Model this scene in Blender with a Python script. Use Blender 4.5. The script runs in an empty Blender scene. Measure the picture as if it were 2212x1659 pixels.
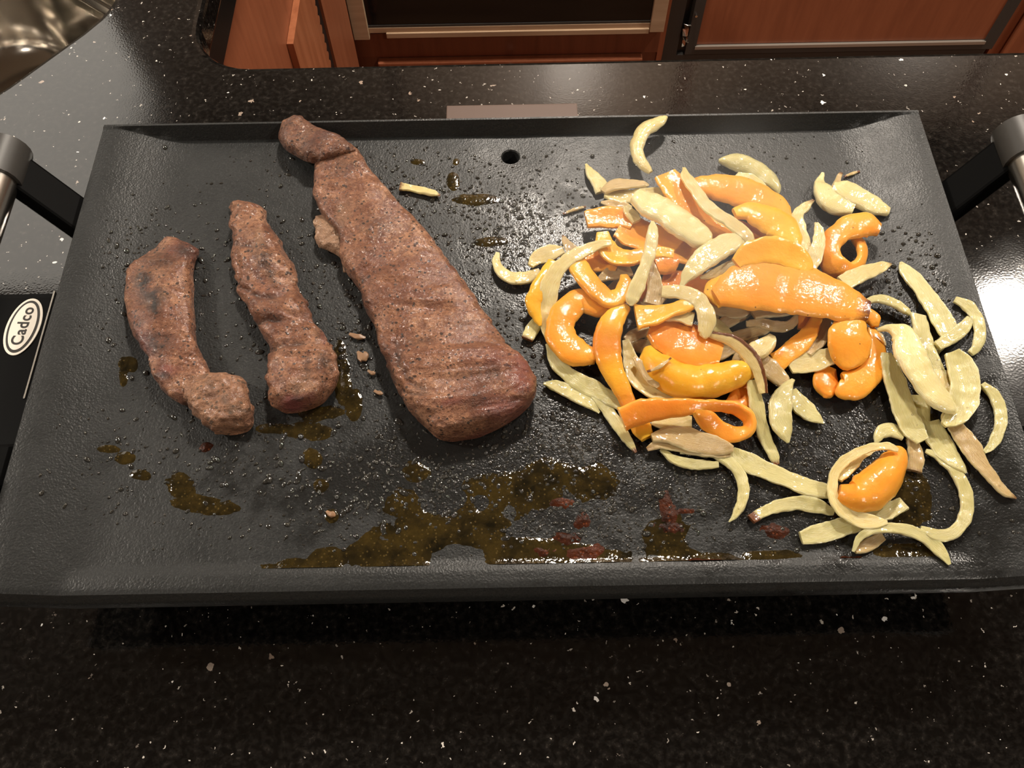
import bpy, bmesh, math, random
import numpy as np
from mathutils import Vector, Matrix, noise
random.seed(7); rng = np.random.default_rng(7)
S = bpy.context.scene
COL = S.collection

# ------------------------------------------------------------------ camera
FPX, CX, CY = 1800.0, 1106.0, 829.5          # focal length and centre in photo pixels
TILT, YAW, ROLL = .4811, -.0003, -.018
RIM = .995                                   # height of the griddle rim above the floor
CAM = Vector((-.0028, -.1047, RIM + .4081))
MCAM = Matrix.Rotation(YAW, 3, 'Z') @ Matrix.Rotation(TILT, 3, 'X') @ Matrix.Rotation(ROLL, 3, 'Z')
cd = bpy.data.cameras.new('camera'); cam = bpy.data.objects.new('camera', cd); COL.objects.link(cam)
cam.matrix_world = Matrix.Translation(CAM) @ MCAM.to_4x4()
cd.sensor_fit = 'HORIZONTAL'; cd.sensor_width = 36.0; cd.lens = 36.0 * FPX / 2212.0
cd.clip_start = .01
S.camera = cam
# ------------------------------------------------------------------ world, exposure
W = bpy.data.worlds.new('world'); S.world = W; W.use_nodes = True
W.node_tree.nodes['Background'].inputs[0].default_value = (.02, .017, .014, 1)
W.node_tree.nodes['Background'].inputs[1].default_value = 1.0
S.view_settings.view_transform = 'Standard'; S.view_settings.look = 'None'
S.view_settings.gamma = 1.0; S.view_settings.use_curve_mapping = False
S.view_settings.exposure = 0.35
S.cycles.max_bounces = 5; S.cycles.diffuse_bounces = 3; S.cycles.glossy_bounces = 3; S.cycles.transmission_bounces = 4
S.cycles.volume_step_rate = 3.0; S.cycles.volume_max_steps = 64; S.cycles.caustics_reflective = False; S.cycles.caustics_refractive = False

# lamps of the room (each built further down): centre on the ceiling, radius, radiance
CEIL = 2.25
DOWNLIGHTS = [((1.27, 1.02), .075, 400), ((.19, 1.20), .075, 440), ((-.9, -.9), .075, 50), ((1.1, -.9), .075, 220), ((-1.7, .45), .075, 520)]
PANEL = ((-2.2, 1.12), (-1.06, 3.0), 2.3)

# ------------------------------------------------------------------ pixel <-> place
def ray(u, v):
    return MCAM @ Vector(((u - CX) / FPX, -(v - CY) / FPX, -1.0))
def unp(u, v, z):
    d = ray(u, v); return CAM + d * ((z - CAM.z) / d.z)
MCI = MCAM.transposed()
def proj(p):
    c = MCI @ (p - CAM); return (CX + FPX * c.x / -c.z, CY - FPX * c.y / -c.z)
def pxper(p, d):
    a = proj(p - d * .001); b = proj(p + d * .001)
    return max(1.0, math.hypot(a[0] - b[0], a[1] - b[1]) / .002)

# ------------------------------------------------------------------ materials
def mat(name):
    m = bpy.data.materials.new(name); m.use_nodes = True
    nt = m.node_tree; return m, nt, nt.nodes['Principled BSDF']
def nd(nt, t, **kw):
    n = nt.nodes.new(t)
    for k, v in kw.items():
        if k in ('inp',):
            for kk, vv in v.items(): n.inputs[kk].default_value = vv
        else: setattr(n, k, v)
    return n
def ramp(nt, src, stops, interp='LINEAR'):
    r = nt.nodes.new('ShaderNodeValToRGB'); r.color_ramp.interpolation = interp
    e = r.color_ramp.elements
    while len(e) > 1: e.remove(e[-1])
    e[0].position, e[0].color = stops[0][0], tuple(stops[0][1]) + (1,)
    for p, c in stops[1:]:
        k = e.new(p); k.color = tuple(c) + (1,)
    nt.links.new(src, r.inputs[0]); return r.outputs[0]
def g3(v): return (v, v, v)
def mixc(nt, fac, a, b, mode='MIX'):
    m = nt.nodes.new('ShaderNodeMix'); m.data_type = 'RGBA'; m.blend_type = mode
    for s, val in ((0, fac), (6, a), (7, b)):
        if isinstance(val, (int, float)): m.inputs[s].default_value = val
        elif isinstance(val, tuple): m.inputs[s].default_value = val + ((1,) if len(val) == 3 else ())
        else: nt.links.new(val, m.inputs[s])
    return m.outputs[2]
def mth(nt, op, a, b=None, clamp=False):
    m = nt.nodes.new('ShaderNodeMath'); m.operation = op; m.use_clamp = clamp
    for i, v in ((0, a), (1, b)):
        if v is None: continue
        if isinstance(v, (int, float)): m.inputs[i].default_value = v
        else: nt.links.new(v, m.inputs[i])
    return m.outputs[0]
def coords(nt, scale=(1, 1, 1), kind='Object', loc=(0, 0, 0), rot=(0, 0, 0)):
    tc = nt.nodes.new('ShaderNodeTexCoord'); mp = nt.nodes.new('ShaderNodeMapping')
    mp.inputs['Scale'].default_value = scale; mp.inputs['Location'].default_value = loc
    mp.inputs['Rotation'].default_value = rot
    nt.links.new(tc.outputs[kind], mp.inputs[0]); return mp.outputs[0]
def noi(nt, vec, scale, detail=3, rough=.55, dist=0):
    n = nd(nt, 'ShaderNodeTexNoise', inp={'Scale': scale, 'Detail': detail, 'Roughness': rough, 'Distortion': dist})
    nt.links.new(vec, n.inputs['Vector']); return n.outputs[0]
def vor(nt, vec, scale, feature='F1', out='Distance', rnd=1.0):
    n = nd(nt, 'ShaderNodeTexVoronoi', feature=feature, inp={'Scale': scale, 'Randomness': rnd})
    nt.links.new(vec, n.inputs['Vector']); return n.outputs[out]
def bump(nt, bs, h, strength, dist=.001, prev=None):
    b = nd(nt, 'ShaderNodeBump', inp={'Strength': strength, 'Distance': dist})
    nt.links.new(h, b.inputs['Height'])
    if prev: nt.links.new(prev, b.inputs['Normal'])
    nt.links.new(b.outputs[0], bs.inputs['Normal']); nt.links.new(b.outputs[0], bs.inputs['Coat Normal']); return b.outputs[0]
def simple(name, col, rough=.5, metal=0., **kw):
    m, nt, b = mat(name)
    b.inputs['Base Color'].default_value = tuple(col) + (1,)
    b.inputs['Roughness'].default_value = rough; b.inputs['Metallic'].default_value = metal
    for k, v in kw.items(): b.inputs[k].default_value = v
    return m
def emis(name, col, s):
    m, nt, b = mat(name)
    b.inputs['Base Color'].default_value = (0, 0, 0, 1)
    b.inputs['Emission Color'].default_value = tuple(col) + (1,); b.inputs['Emission Strength'].default_value = s
    return m

def m_granite():
    m, nt, b = mat('granite'); v = coords(nt)
    base = ramp(nt, noi(nt, v, 260, 5, .7), [(.44, (.0030, .0028, .0026)), (.59, (.010, .009, .008)), (.75, (.036, .031, .027))])
    vm = noi(nt, v, 500, 2)
    nv = nd(nt, 'ShaderNodeTexNoise', inp={'Scale': 330, 'Detail': 3}); nt.links.new(v, nv.inputs['Vector'])
    vs_ = nd(nt, 'ShaderNodeVectorMath', operation='SUBTRACT'); nt.links.new(nv.outputs['Color'], vs_.inputs[0]); vs_.inputs[1].default_value = (.5, .5, .5)
    vk = nd(nt, 'ShaderNodeVectorMath', operation='SCALE'); nt.links.new(vs_.outputs[0], vk.inputs[0]); vk.inputs['Scale'].default_value = .006
    va = nd(nt, 'ShaderNodeVectorMath', operation='ADD'); nt.links.new(v, va.inputs[0]); nt.links.new(vk.outputs[0], va.inputs[1]); vd = va.outputs[0]
    clus = ramp(nt, noi(nt, v, 26, 3), [(.35, g3(.0)), (.7, g3(1))])
    # sparse bright flecks of two sizes
    def fleck(scale, rmin, rmax, thr):
        n = nd(nt, 'ShaderNodeTexVoronoi', inp={'Scale': scale}); nt.links.new(vd, n.inputs['Vector'])
        sep = nt.nodes.new('ShaderNodeSeparateColor'); nt.links.new(n.outputs['Color'], sep.inputs[0])
        rad = mth(nt, 'MULTIPLY', sep.outputs[1], rmax)
        rad = mth(nt, 'ADD', rad, mth(nt, 'MULTIPLY', mth(nt, 'SUBTRACT', vm, .5), .35 * rmax))
        inside = mth(nt, 'LESS_THAN', n.outputs['Distance'], rad)
        sel = mth(nt, 'GREATER_THAN', mth(nt, 'ADD', sep.outputs[0], mth(nt, 'MULTIPLY', mth(nt, 'SUBTRACT', clus, .5), .06)), thr)
        return mth(nt, 'MULTIPLY', inside, sel), sep.outputs[2]
    f1, c1 = fleck(150, .05, .30, .93)
    f2, c2 = fleck(480, .05, .40, .945)
    cc = ramp(nt, c1, [(0, (.30, .22, .17)), (.35, (.42, .38, .33)), (.7, (.75, .72, .68)), (1, (.9, .9, .88))])
    col = mixc(nt, f1, base, cc)
    col = mixc(nt, f2, col, mixc(nt, c2, (.12, .10, .085), (.75, .7, .63)))
    nt.links.new(col, b.inputs['Base Color'])
    rg = ramp(nt, noi(nt, v, 9, 4), [(.35, g3(.05)), (.7, g3(.13))])
    nt.links.new(rg, b.inputs['Roughness'])
    b.inputs['Specular IOR Level'].default_value = .6
    bump(nt, b, noi(nt, v, 700, 0), .05, .0004)
    return m

def m_wood(name, c0, c1, c2, axis=2, rough=.38, scale=1.0):
    m, nt, b = mat(name)
    sc = [14 * scale] * 3; sc[axis] = 1.2 * scale
    v = coords(nt, tuple(sc))
    n1 = noi(nt, v, 4, 5, .6, .4); n2 = noi(nt, v, 22, 3, .6)
    col = ramp(nt, n1, [(.3, c0), (.5, c1), (.72, c2)])
    col = mixc(nt, mth(nt, 'MULTIPLY', n2, .35), col, tuple(x * .6 for x in c1))
    nt.links.new(col, b.inputs['Base Color'])
    b.inputs['Roughness'].default_value = rough
    bump(nt, b, n2, .06, .0005)
    return m

def m_plate():
    m, nt, b = mat('nonstick_plate'); v = coords(nt)
    fine = noi(nt, v, 900, 3, .7)
    spk = vor(nt, v, 1100)
    col = ramp(nt, fine, [(.3, (.015, .0155, .0155)), (.55, (.022, .023, .0225)), (.8, (.042, .043, .041))])
    # greasy wet areas: patchy, darker and glossier than the dry coating
    tc = nt.nodes.new('ShaderNodeTexCoord')
    def zone(cx, cy, sx, sy):
        mp = nt.nodes.new('ShaderNodeMapping'); mp.vector_type = 'TEXTURE'
        mp.inputs['Location'].default_value = (cx, cy, RIM - .010); mp.inputs['Scale'].default_value = (sx, sy, 1)
        nt.links.new(tc.outputs['Object'], mp.inputs[0])
        gr = nd(nt, 'ShaderNodeTexGradient', gradient_type='SPHERICAL'); nt.links.new(mp.outputs[0], gr.inputs[0]); return gr.outputs[1]
    z = None
    for a in ((.13, .10, .26, .17), (.10, .19, .18, .11), (.02, .20, .09, .10), (-.03, .06, .22, .07), (.22, .06, .12, .12)):
        q = zone(*a); z = q if z is None else mth(nt, 'MAXIMUM', z, q)
    wet = mth(nt, 'ADD', mth(nt, 'MULTIPLY', z, 1.0), mth(nt, 'MULTIPLY', mth(nt, 'SUBTRACT', noi(nt, v, 55, 4, .62), .5), 1.4))
    wet = ramp(nt, wet, [(.40, g3(0)), (.70, g3(.75))])
    col = mixc(nt, wet, col, (.015, .0148, .014))
    nt.links.new(col, b.inputs['Base Color'])
    r = mixc(nt, wet, ramp(nt, noi(nt, v, 40, 3), [(.3, g3(.36)), (.7, g3(.48))]), g3(.13))
    nt.links.new(r, b.inputs['Roughness'])
    hb = mth(nt, 'ADD', noi(nt, v, 900, 1), noi(nt, v, 280, 2, .7))
    bump(nt, b, hb, .45, .0005)
    b.inputs['Specular IOR Level'].default_value = .38
    return m

def m_onion(name, c_lo, c_hi, trans=.35, rough=.22):
    m, nt, b = mat(name)
    uv = coords(nt, (3, 34, 1), 'UV'); ob = coords(nt)
    oi = nt.nodes.new('ShaderNodeObjectInfo')
    col = ramp(nt, noi(nt, uv, 1.6, 4, .6), [(.32, c_lo), (.66, c_hi)])
    col = mixc(nt, mth(nt, 'MULTIPLY', oi.outputs['Random'], .28), col, tuple(x * .72 for x in c_lo))
    at = nd(nt, 'ShaderNodeAttribute', attribute_name='mark'); sp = nt.nodes.new('ShaderNodeSeparateColor')
    nt.links.new(at.outputs['Color'], sp.inputs[0])
    bn = mth(nt, 'ADD', sp.outputs[0], mth(nt, 'MULTIPLY', mth(nt, 'SUBTRACT', noi(nt, ob, 420, 4, .7), .5), .5))
    bn = mth(nt, 'MULTIPLY', bn, mth(nt, 'GREATER_THAN', sp.outputs[0], .02))
    col = mixc(nt, mth(nt, 'MULTIPLY', sp.outputs[2], .45), col, (.93, .84, .56))
    col = mixc(nt, ramp(nt, bn, [(.15, g3(0)), (.6, g3(1))]), col, (.16, .055, .018))
    spot = mth(nt, 'LESS_THAN', vor(nt, ob, 95), mth(nt, 'MULTIPLY', noi(nt, ob, 60), .12))
    col = mixc(nt, mth(nt, 'MULTIPLY', spot, .35), col, (.12, .06, .02))
    nt.links.new(col, b.inputs['Base Color'])
    b.inputs['Roughness'].default_value = rough
    b.inputs['Subsurface Weight'].default_value = .5; b.inputs['Transmission Weight'].default_value = trans * .10
    b.inputs['Subsurface Radius'].default_value = (1, .8, .45); b.inputs['Subsurface Scale'].default_value = .004
    b.inputs['Coat Weight'].default_value = .8; b.inputs['Coat Roughness'].default_value = .07
    h = mth(nt, 'ADD', noi(nt, uv, 2.4, 3), mth(nt, 'MULTIPLY', noi(nt, ob, 330, 3, .6), .5))
    bump(nt, b, h, .4, .0009)
    cb_ = nd(nt, 'ShaderNodeBump', inp={'Strength': 1.0, 'Distance': .00035}); nt.links.new(noi(nt, ob, 330, 2, .5), cb_.inputs['Height']); nt.links.new(cb_.outputs[0], b.inputs['Coat Normal'])
    return m

def m_pepper(name, c_lo, c_hi, rough=.5):
    m, nt, b = mat(name); ob = coords(nt)
    oi = nt.nodes.new('ShaderNodeObjectInfo')
    col = ramp(nt, noi(nt, ob, 38, 4, .55), [(.34, c_lo), (.64, c_hi)])
    at = nd(nt, 'ShaderNodeAttribute', attribute_name='mark'); sp = nt.nodes.new('ShaderNodeSeparateColor')
    nt.links.new(at.outputs['Color'], sp.inputs[0])
    col = mixc(nt, mth(nt, 'MULTIPLY', sp.outputs[2], .5), col, (1.0, .52, .09))
    col = mixc(nt, mth(nt, 'MULTIPLY', sp.outputs[1], .8), col, (.62, .085, .012))
    bn = mth(nt, 'ADD', sp.outputs[0], mth(nt, 'MULTIPLY', mth(nt, 'SUBTRACT', noi(nt, ob, 330, 4, .7), .5), .6))
    bn = mth(nt, 'MULTIPLY', bn, mth(nt, 'GREATER_THAN', sp.outputs[0], .02))
    col = mixc(nt, ramp(nt, bn, [(.2, g3(0)), (.7, g3(1))]), col, (.10, .02, .012))
    spot = mth(nt, 'LESS_THAN', vor(nt, ob, 110), mth(nt, 'MULTIPLY', noi(nt, ob, 50), .10))
    col = mixc(nt, mth(nt, 'MULTIPLY', spot, .7), col, (.05, .02, .008))
    nt.links.new(col, b.inputs['Base Color'])
    b.inputs['Roughness'].default_value = rough
    b.inputs['Subsurface Weight'].default_value = .35
    b.inputs['Subsurface Radius'].default_value = (1, .4, .08); b.inputs['Subsurface Scale'].default_value = .003
    b.inputs['Coat Weight'].default_value = .7; b.inputs['Coat Roughness'].default_value = .07; b.inputs['Specular IOR Level'].default_value = .25
    h = mth(nt, 'ADD', noi(nt, ob, 120, 3), mth(nt, 'MULTIPLY', noi(nt, ob, 420, 3, .6), .6))
    bump(nt, b, h, .4, .0008)
    cb_ = nd(nt, 'ShaderNodeBump', inp={'Strength': 1.0, 'Distance': .0004}); nt.links.new(noi(nt, ob, 330, 3, .6), cb_.inputs['Height']); nt.links.new(cb_.outputs[0], b.inputs['Coat Normal'])
    return m

def m_meat():
    m, nt, b = mat('seared_beef'); ob = coords(nt)
    big = noi(nt, ob, 38, 5, .62, .4); med = noi(nt, ob, 170, 4, .65); fin = noi(nt, ob, 620, 4, .7)
    col = ramp(nt, big, [(.30, (.105, .034, .015)), (.42, (.25, .095, .046)), (.55, (.43, .195, .100)), (.74, (.60, .32, .185))])
    col = mixc(nt, ramp(nt, med, [(.36, g3(.75)), (.58, g3(0))]), col, (.16, .050, .022))
    col = mixc(nt, ramp(nt, fin, [(.40, g3(.6)), (.54, g3(0))]), col, (.11, .036, .017))
    pep = mth(nt, 'LESS_THAN', vor(nt, ob, 330), mth(nt, 'MULTIPLY', ramp(nt, med, [(.36, g3(0)), (.66, g3(1))]), .40))
    col = mixc(nt, mth(nt, 'MULTIPLY', pep, .85), col, (.018, .009, .006))
    at = nd(nt, 'ShaderNodeAttribute', attribute_name='mark'); sp = nt.nodes.new('ShaderNodeSeparateColor')
    nt.links.new(at.outputs['Color'], sp.inputs[0])
    col = mixc(nt, mth(nt, 'MULTIPLY', sp.outputs[1], ramp(nt, big, [(.3, g3(1)), (.75, g3(.5))])), col, (.24, .055, .045))
    bn = mth(nt, 'MULTIPLY', sp.outputs[0], ramp(nt, noi(nt, ob, 150, 4, .7), [(.36, g3(0)), (.52, g3(1))]))
    col = mixc(nt, mth(nt, 'MULTIPLY', bn, .92), col, (.020, .010, .007))
    col = mixc(nt, sp.outputs[2], col, mixc(nt, med, (.50, .30, .17), (.62, .42, .26)))
    nt.links.new(col, b.inputs['Base Color'])
    b.inputs['Roughness'].default_value = .5
    b.inputs['Coat Weight'].default_value = .7; b.inputs['Coat Roughness'].default_value = .09
    h = mth(nt, 'ADD', mth(nt, 'MULTIPLY', med, 1.6), fin)
    nrm_ = bump(nt, b, h, .9, .0022)
    cb_ = nd(nt, 'ShaderNodeBump', inp={'Strength': 1.0, 'Distance': .0006}); nt.links.new(noi(nt, ob, 520, 3, .6), cb_.inputs['Height']); nt.links.new(cb_.outputs[0], b.inputs['Coat Normal'])
    return m

def m_oil(name, c0, c1, rough=.06, bs=.3):
    m, nt, b = mat(name); ob = coords(nt)
    col = ramp(nt, noi(nt, ob, 90, 5, .7), [(.35, c0), (.7, c1)])
    bub = vor(nt, ob, 420)
    col = mixc(nt, mth(nt, 'MULTIPLY', mth(nt, 'LESS_THAN', bub, .22), .35), col, tuple(min(1, x * 3 + .01) for x in c1))
    nt.links.new(col, b.inputs['Base Color'])
    b.inputs['Roughness'].default_value = rough; b.inputs['Specular IOR Level'].default_value = .6 if rough < .2 else .12
    bump(nt, b, mth(nt, 'ADD', noi(nt, ob, 300, 3, .65), mth(nt, 'MULTIPLY', bub, .6)), bs, .0008)
    return m

M = {}
M['granite'] = m_granite()
M['cherry'] = m_wood('cherry_wood', (.25, .078, .035), (.30, .096, .043), (.35, .117, .053))
M['cherry_side'] = m_wood('cherry_wood_grain', (.28, .09, .038), (.36, .122, .052), (.45, .165, .076))
M['cherry_dark'] = m_wood('dark_cherry_wood', (.13, .036, .016), (.17, .050, .022), (.21, .066, .03))
M['reflect_wood'] = m_wood('reflection_tone_wood', (.20, .14, .10), (.25, .18, .135), (.31, .225, .17))  # grey-brown picked for the unseen doors' reflection in the counter
M['tan'] = m_wood('raw_tan_wood', (.40, .27, .165), (.48, .335, .21), (.56, .40, .26), axis=0, rough=.6)
M['floor'] = m_wood('floor_boards', (.10, .045, .02), (.16, .075, .035), (.22, .11, .055), axis=0, rough=.35, scale=.6)
M['plate'] = m_plate()
M['black_plastic'] = simple('black_plastic', (.010, .010, .010), .32)
M['black_satin'] = simple('black_satin', (.003, .003, .003), .45, 0., **{'Specular IOR Level': .05})
M['black_gloss'] = simple('black_glass', (.006, .006, .006), .08)
M['charcoal'] = simple('charcoal_plastic', (.045, .042, .038), .45)
M['grey_trim'] = simple('grey_trim', (.42, .38, .33), .35, .6)
M['steel'] = simple('brushed_steel', (.62, .58, .52), .26, 1.0)
M['sink_steel'] = simple('sink_steel', (.60, .56, .50), .16, 1.0)
M['chrome'] = simple('chrome', (.8, .78, .74), .12, 1.0)
M['tray'] = simple('tray_brown_reflection', (.085, .044, .028), .55, 0.)  # metal's brown cabinet reflection put into the base colour
M['badge_white'] = simple('badge_cream', (.80, .74, .64), .4)
M['badge_black'] = simple('badge_black', (.02, .016, .012), .35)
M['paint'] = simple('wall_paint', (.55, .5, .43), .8)
M['ceil'] = simple('ceiling_paint', (.55, .52, .48), .9)
M['onion_pale'] = m_onion('onion_pale', (.60, .52, .21), (.80, .72, .36))
M['onion_warm'] = m_onion('onion_warm', (.76, .58, .23), (.92, .77, .39))
M['onion_tan'] = m_onion('onion_tan', (.54, .36, .15), (.76, .57, .28), .9)
M['onion_fresh'] = m_onion('onion_fresh', (.82, .67, .28), (.94, .83, .45), .2)
M['pepper'] = m_pepper('pepper_orange', (.90, .32, .024), (.97, .41, .042))
M['pepper_gold'] = m_pepper('pepper_gold', (.90, .40, .020), (.97, .52, .042))
M['pepper_red'] = m_pepper('pepper_deep_orange', (.86, .26, .022), (.96, .36, .036))
M['meat'] = m_meat()
M['oil'] = m_oil('browned_oil', (.008, .0065, .003), (.046, .030, .0075))
M['drop'] = simple('oil_droplet', (.022, .021, .018), .04, 0., **{'Specular IOR Level': 1.0})
M['fond'] = m_oil('burnt_residue', (.012, .004, .002), (.085, .020, .006), .38, .8)
M['crumb'] = simple('browned_crumb', (.30, .17, .09), .4)

# ------------------------------------------------------------------ object helpers
def tag(o, label=None, cat=None, group=None, kind=None):
    for k, v in (('label', label), ('category', cat), ('group', group), ('kind', kind)):
        if v: o[k] = v
    return o
def link(name, me, m=None, parent=None):
    o = bpy.data.objects.new(name, me); COL.objects.link(o)
    if m is not None: me.materials.append(M[m] if isinstance(m, str) else m)
    if parent:
        o.parent = parent; o.matrix_parent_inverse = Matrix.Translation(-parent.location)
    return o
def empty(name, loc, label, cat, group=None):
    o = bpy.data.objects.new(name, None); COL.objects.link(o); o.location = loc; o.empty_display_size = .02
    return tag(o, label, cat, group)
def pyd(name, vs, fs, m=None, parent=None, smooth=False):
    me = bpy.data.meshes.new(name); me.from_pydata([tuple(v) for v in vs], [], fs); me.update()
    if smooth: me.polygons.foreach_set('use_smooth', [True] * len(me.polygons))
    return link(name, me, m, parent)
def boxes(name, bl, m, parent=None, bev=.0):
    bm = bmesh.new()
    for (x0, y0, z0, x1, y1, z1) in bl:
        g = bmesh.ops.create_cube(bm, size=1)
        for v in g['verts']:
            v.co = Vector(((x0 + x1) / 2 + v.co.x * (x1 - x0), (y0 + y1) / 2 + v.co.y * (y1 - y0), (z0 + z1) / 2 + v.co.z * (z1 - z0)))
    if bev: bmesh.ops.bevel(bm, geom=bm.edges[:], offset=bev, segments=2, affect='EDGES', profile=.7)
    me = bpy.data.meshes.new(name); bm.to_mesh(me); bm.free()
    return link(name, me, m, parent)
def box(name, x0, y0, z0, x1, y1, z1, m, parent=None, bev=0.):
    return boxes(name, [(x0, y0, z0, x1, y1, z1)], m, parent, bev)
def prism(name, loops, z0, z1, m, parent=None, bev=0.):
    """solid slab from 2-D loops (first outer, others holes)"""
    bm = bmesh.new(); es = []
    for lp in loops:
        vs = [bm.verts.new((x, y, z1)) for x, y in lp]
        es += [bm.edges.new((vs[i], vs[(i + 1) % len(vs)])) for i in range(len(vs))]
    r = bmesh.ops.triangle_fill(bm, use_beauty=True, edges=es)
    fs = [f for f in bm.faces]
    ex = bmesh.ops.extrude_face_region(bm, geom=fs)
    for g in ex['geom']:
        if isinstance(g, bmesh.types.BMVert): g.co.z = z0
    bmesh.ops.recalc_face_normals(bm, faces=bm.faces[:])
    me = bpy.data.meshes.new(name); bm.to_mesh(me); bm.free()
    o = link(name, me, m, parent)
    if bev:
        md = o.modifiers.new('bevel', 'BEVEL'); md.width = bev; md.segments = 3; md.limit_method = 'ANGLE'; md.angle_limit = 1.0
    return o
def lathe(name, prof, c, m, parent=None, n=32, smooth=True):
    vs, fs = [], []
    for r, z in prof:
        for k in range(n):
            a = 2 * math.pi * k / n; vs.append((c[0] + r * math.cos(a), c[1] + r * math.sin(a), c[2] + z))
    for i in range(len(prof) - 1):
        for k in range(n):
            k2 = (k + 1) % n; fs.append((i * n + k, i * n + k2, (i + 1) * n + k2, (i + 1) * n + k))
    return pyd(name, vs, fs, m, parent, smooth)
def tube(name, p0, p1, r, m, parent=None, n=20, segs=1, caps=True):
    p0, p1 = Vector(p0), Vector(p1); d = (p1 - p0).normalized()
    s = d.cross(Vector((0, 0, 1)));
    if s.length < 1e-4: s = Vector((1, 0, 0))
    s.normalize(); t = d.cross(s); vs, fs = [], []
    for i in range(2):
        for k in range(n):
            a = 2 * math.pi * k / n; vs.append((p0 if i == 0 else p1) + s * (r * math.cos(a)) + t * (r * math.sin(a)))
    for k in range(n): k2 = (k + 1) % n; fs.append((k, k2, n + k2, n + k))
    fs.append(tuple(range(n))[::-1]); fs.append(tuple(range(n, 2 * n)))
    o = pyd(name, vs, fs, m, parent, True)
    md = o.modifiers.new('edges', 'EDGE_SPLIT'); md.split_angle = .8
    return o
def arc(cx, cy, r, a0, a1, n):
    return [(cx + r * math.cos(math.radians(a0 + (a1 - a0) * i / n)), cy + r * math.sin(math.radians(a0 + (a1 - a0) * i / n))) for i in range(n + 1)]

# ================================================================== ROOM
FAC = 1.30                                     # front of the far cabinet run
tag(box('floor', -2.6, -2.4, -.05, 3.0, 3.4, 0, 'floor'), kind='structure')
tag(box('ceiling', -2.6, -2.4, CEIL + .02, 3.0, 3.4, CEIL + .08, 'ceil'), kind='structure')
tag(box('wall_back', -.94, 1.92, 0, 3.0, 2.0, CEIL + .02, 'paint'), kind='structure')
tag(box('wall_far', -2.6, 3.4, 0, 3.0, 3.48, CEIL + .02, 'paint'), kind='structure')
tag(box('wall_left', -2.68, -2.4, 0, -2.6, 3.4, CEIL + .02, 'paint'), kind='structure')
tag(box('wall_right', 3.0, -2.4, 0, 3.08, 3.4, CEIL + .02, 'paint'), kind='structure')
tag(box('wall_front', -2.6, -2.48, 0, 3.0, -2.4, CEIL + .02, 'paint'), kind='structure')

for i, ((x, y), r, L) in enumerate(DOWNLIGHTS):
    t = empty('ceiling_downlight', (x, y, CEIL), ['round recessed ceiling downlight over the dishwasher', 'round recessed ceiling downlight over the oven', 'round recessed ceiling downlight behind the cook, sink side', 'round recessed ceiling downlight behind the cook, dishwasher side', 'round recessed ceiling downlight beyond the sink side of the counter'][i], 'light', 'recessed ceiling lights')
    lathe('trim_ring', [(r, 0), (r, -.004), (r + .018, -.004), (r + .022, .018), (r, .018)], (x, y, CEIL), 'paint', t)
    lathe('lens', [(.0005, .006), (r, .006)], (x, y, CEIL), emis('downlight_glow', (1, .90, .78), L), t, 20)
(px0, py0), (px1, py1), pL = PANEL
t = empty('ceiling_light_box', ((px0 + px1) / 2, (py0 + py1) / 2, CEIL), 'large rectangular diffuser light box on the ceiling beside the sink', 'light')
prism('frame', [[(px0 - .04, py0 - .04), (px1 + .04, py0 - .04), (px1 + .04, py1 + .04), (px0 - .04, py1 + .04)],
                [(px0, py0), (px1, py0), (px1, py1), (px0, py1)]], CEIL - .03, CEIL + .02, 'paint', t)
box('diffuser', px0 + .001, py0 + .001, CEIL - .012, px1 - .001, py1 - .001, CEIL - .006, emis('diffuser_glow', (1, .91, .79), pL), t)

# ------------------------------------------------------------------ countertop with inner corner and sink cut-out
CT = .92
def rrect(cx, cy, hx, hy, r, ang, n=8, k=1.0):
    pts = []
    for sx, sy, a in ((1, 1, 0), (-1, 1, 90), (-1, -1, 180), (1, -1, 270)):
        pts += arc(sx * (hx - r), sy * (hy - r), r, a, a + 90, n)
    ca, sa = math.cos(ang), math.sin(ang)
    return [(cx + (x * ca - y * sa) * k, cy + (x * sa + y * ca) * k) for x, y in pts]
# sink rim runs from (-.416,.439) to (-.334,.530) in plan: a basin set diagonally across the corner
e = Vector((.605, .796)).normalized(); nrm = Vector((-e.y, e.x))
mid = Vector((-.372, .480)); SA = math.atan2(e.y, e.x)
SHX, SHY = .138, .165
sc = mid + e * -.024 + nrm * (SHY - .002)
sink_loop = rrect(sc.x, sc.y, SHX, SHY, .10, SA, 10)
notch = arc(-.262 + .05, .446 + .05, .05, 180, 270, 8)        # concave inner corner
outer = [(-1.25, -.22), (1.9, -.22), (1.9, .449), (.30, .4485)] + list(reversed([(-.262, 1.9)] + notch))
outer += [(-1.25, 1.9)]
ct = prism('granite_countertop', [outer, sink_loop[::-1]], CT - .032, CT, 'granite', None, .006)
tag(ct, 'polished black granite countertop with bright flecks under the griddle', 'countertop')

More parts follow.
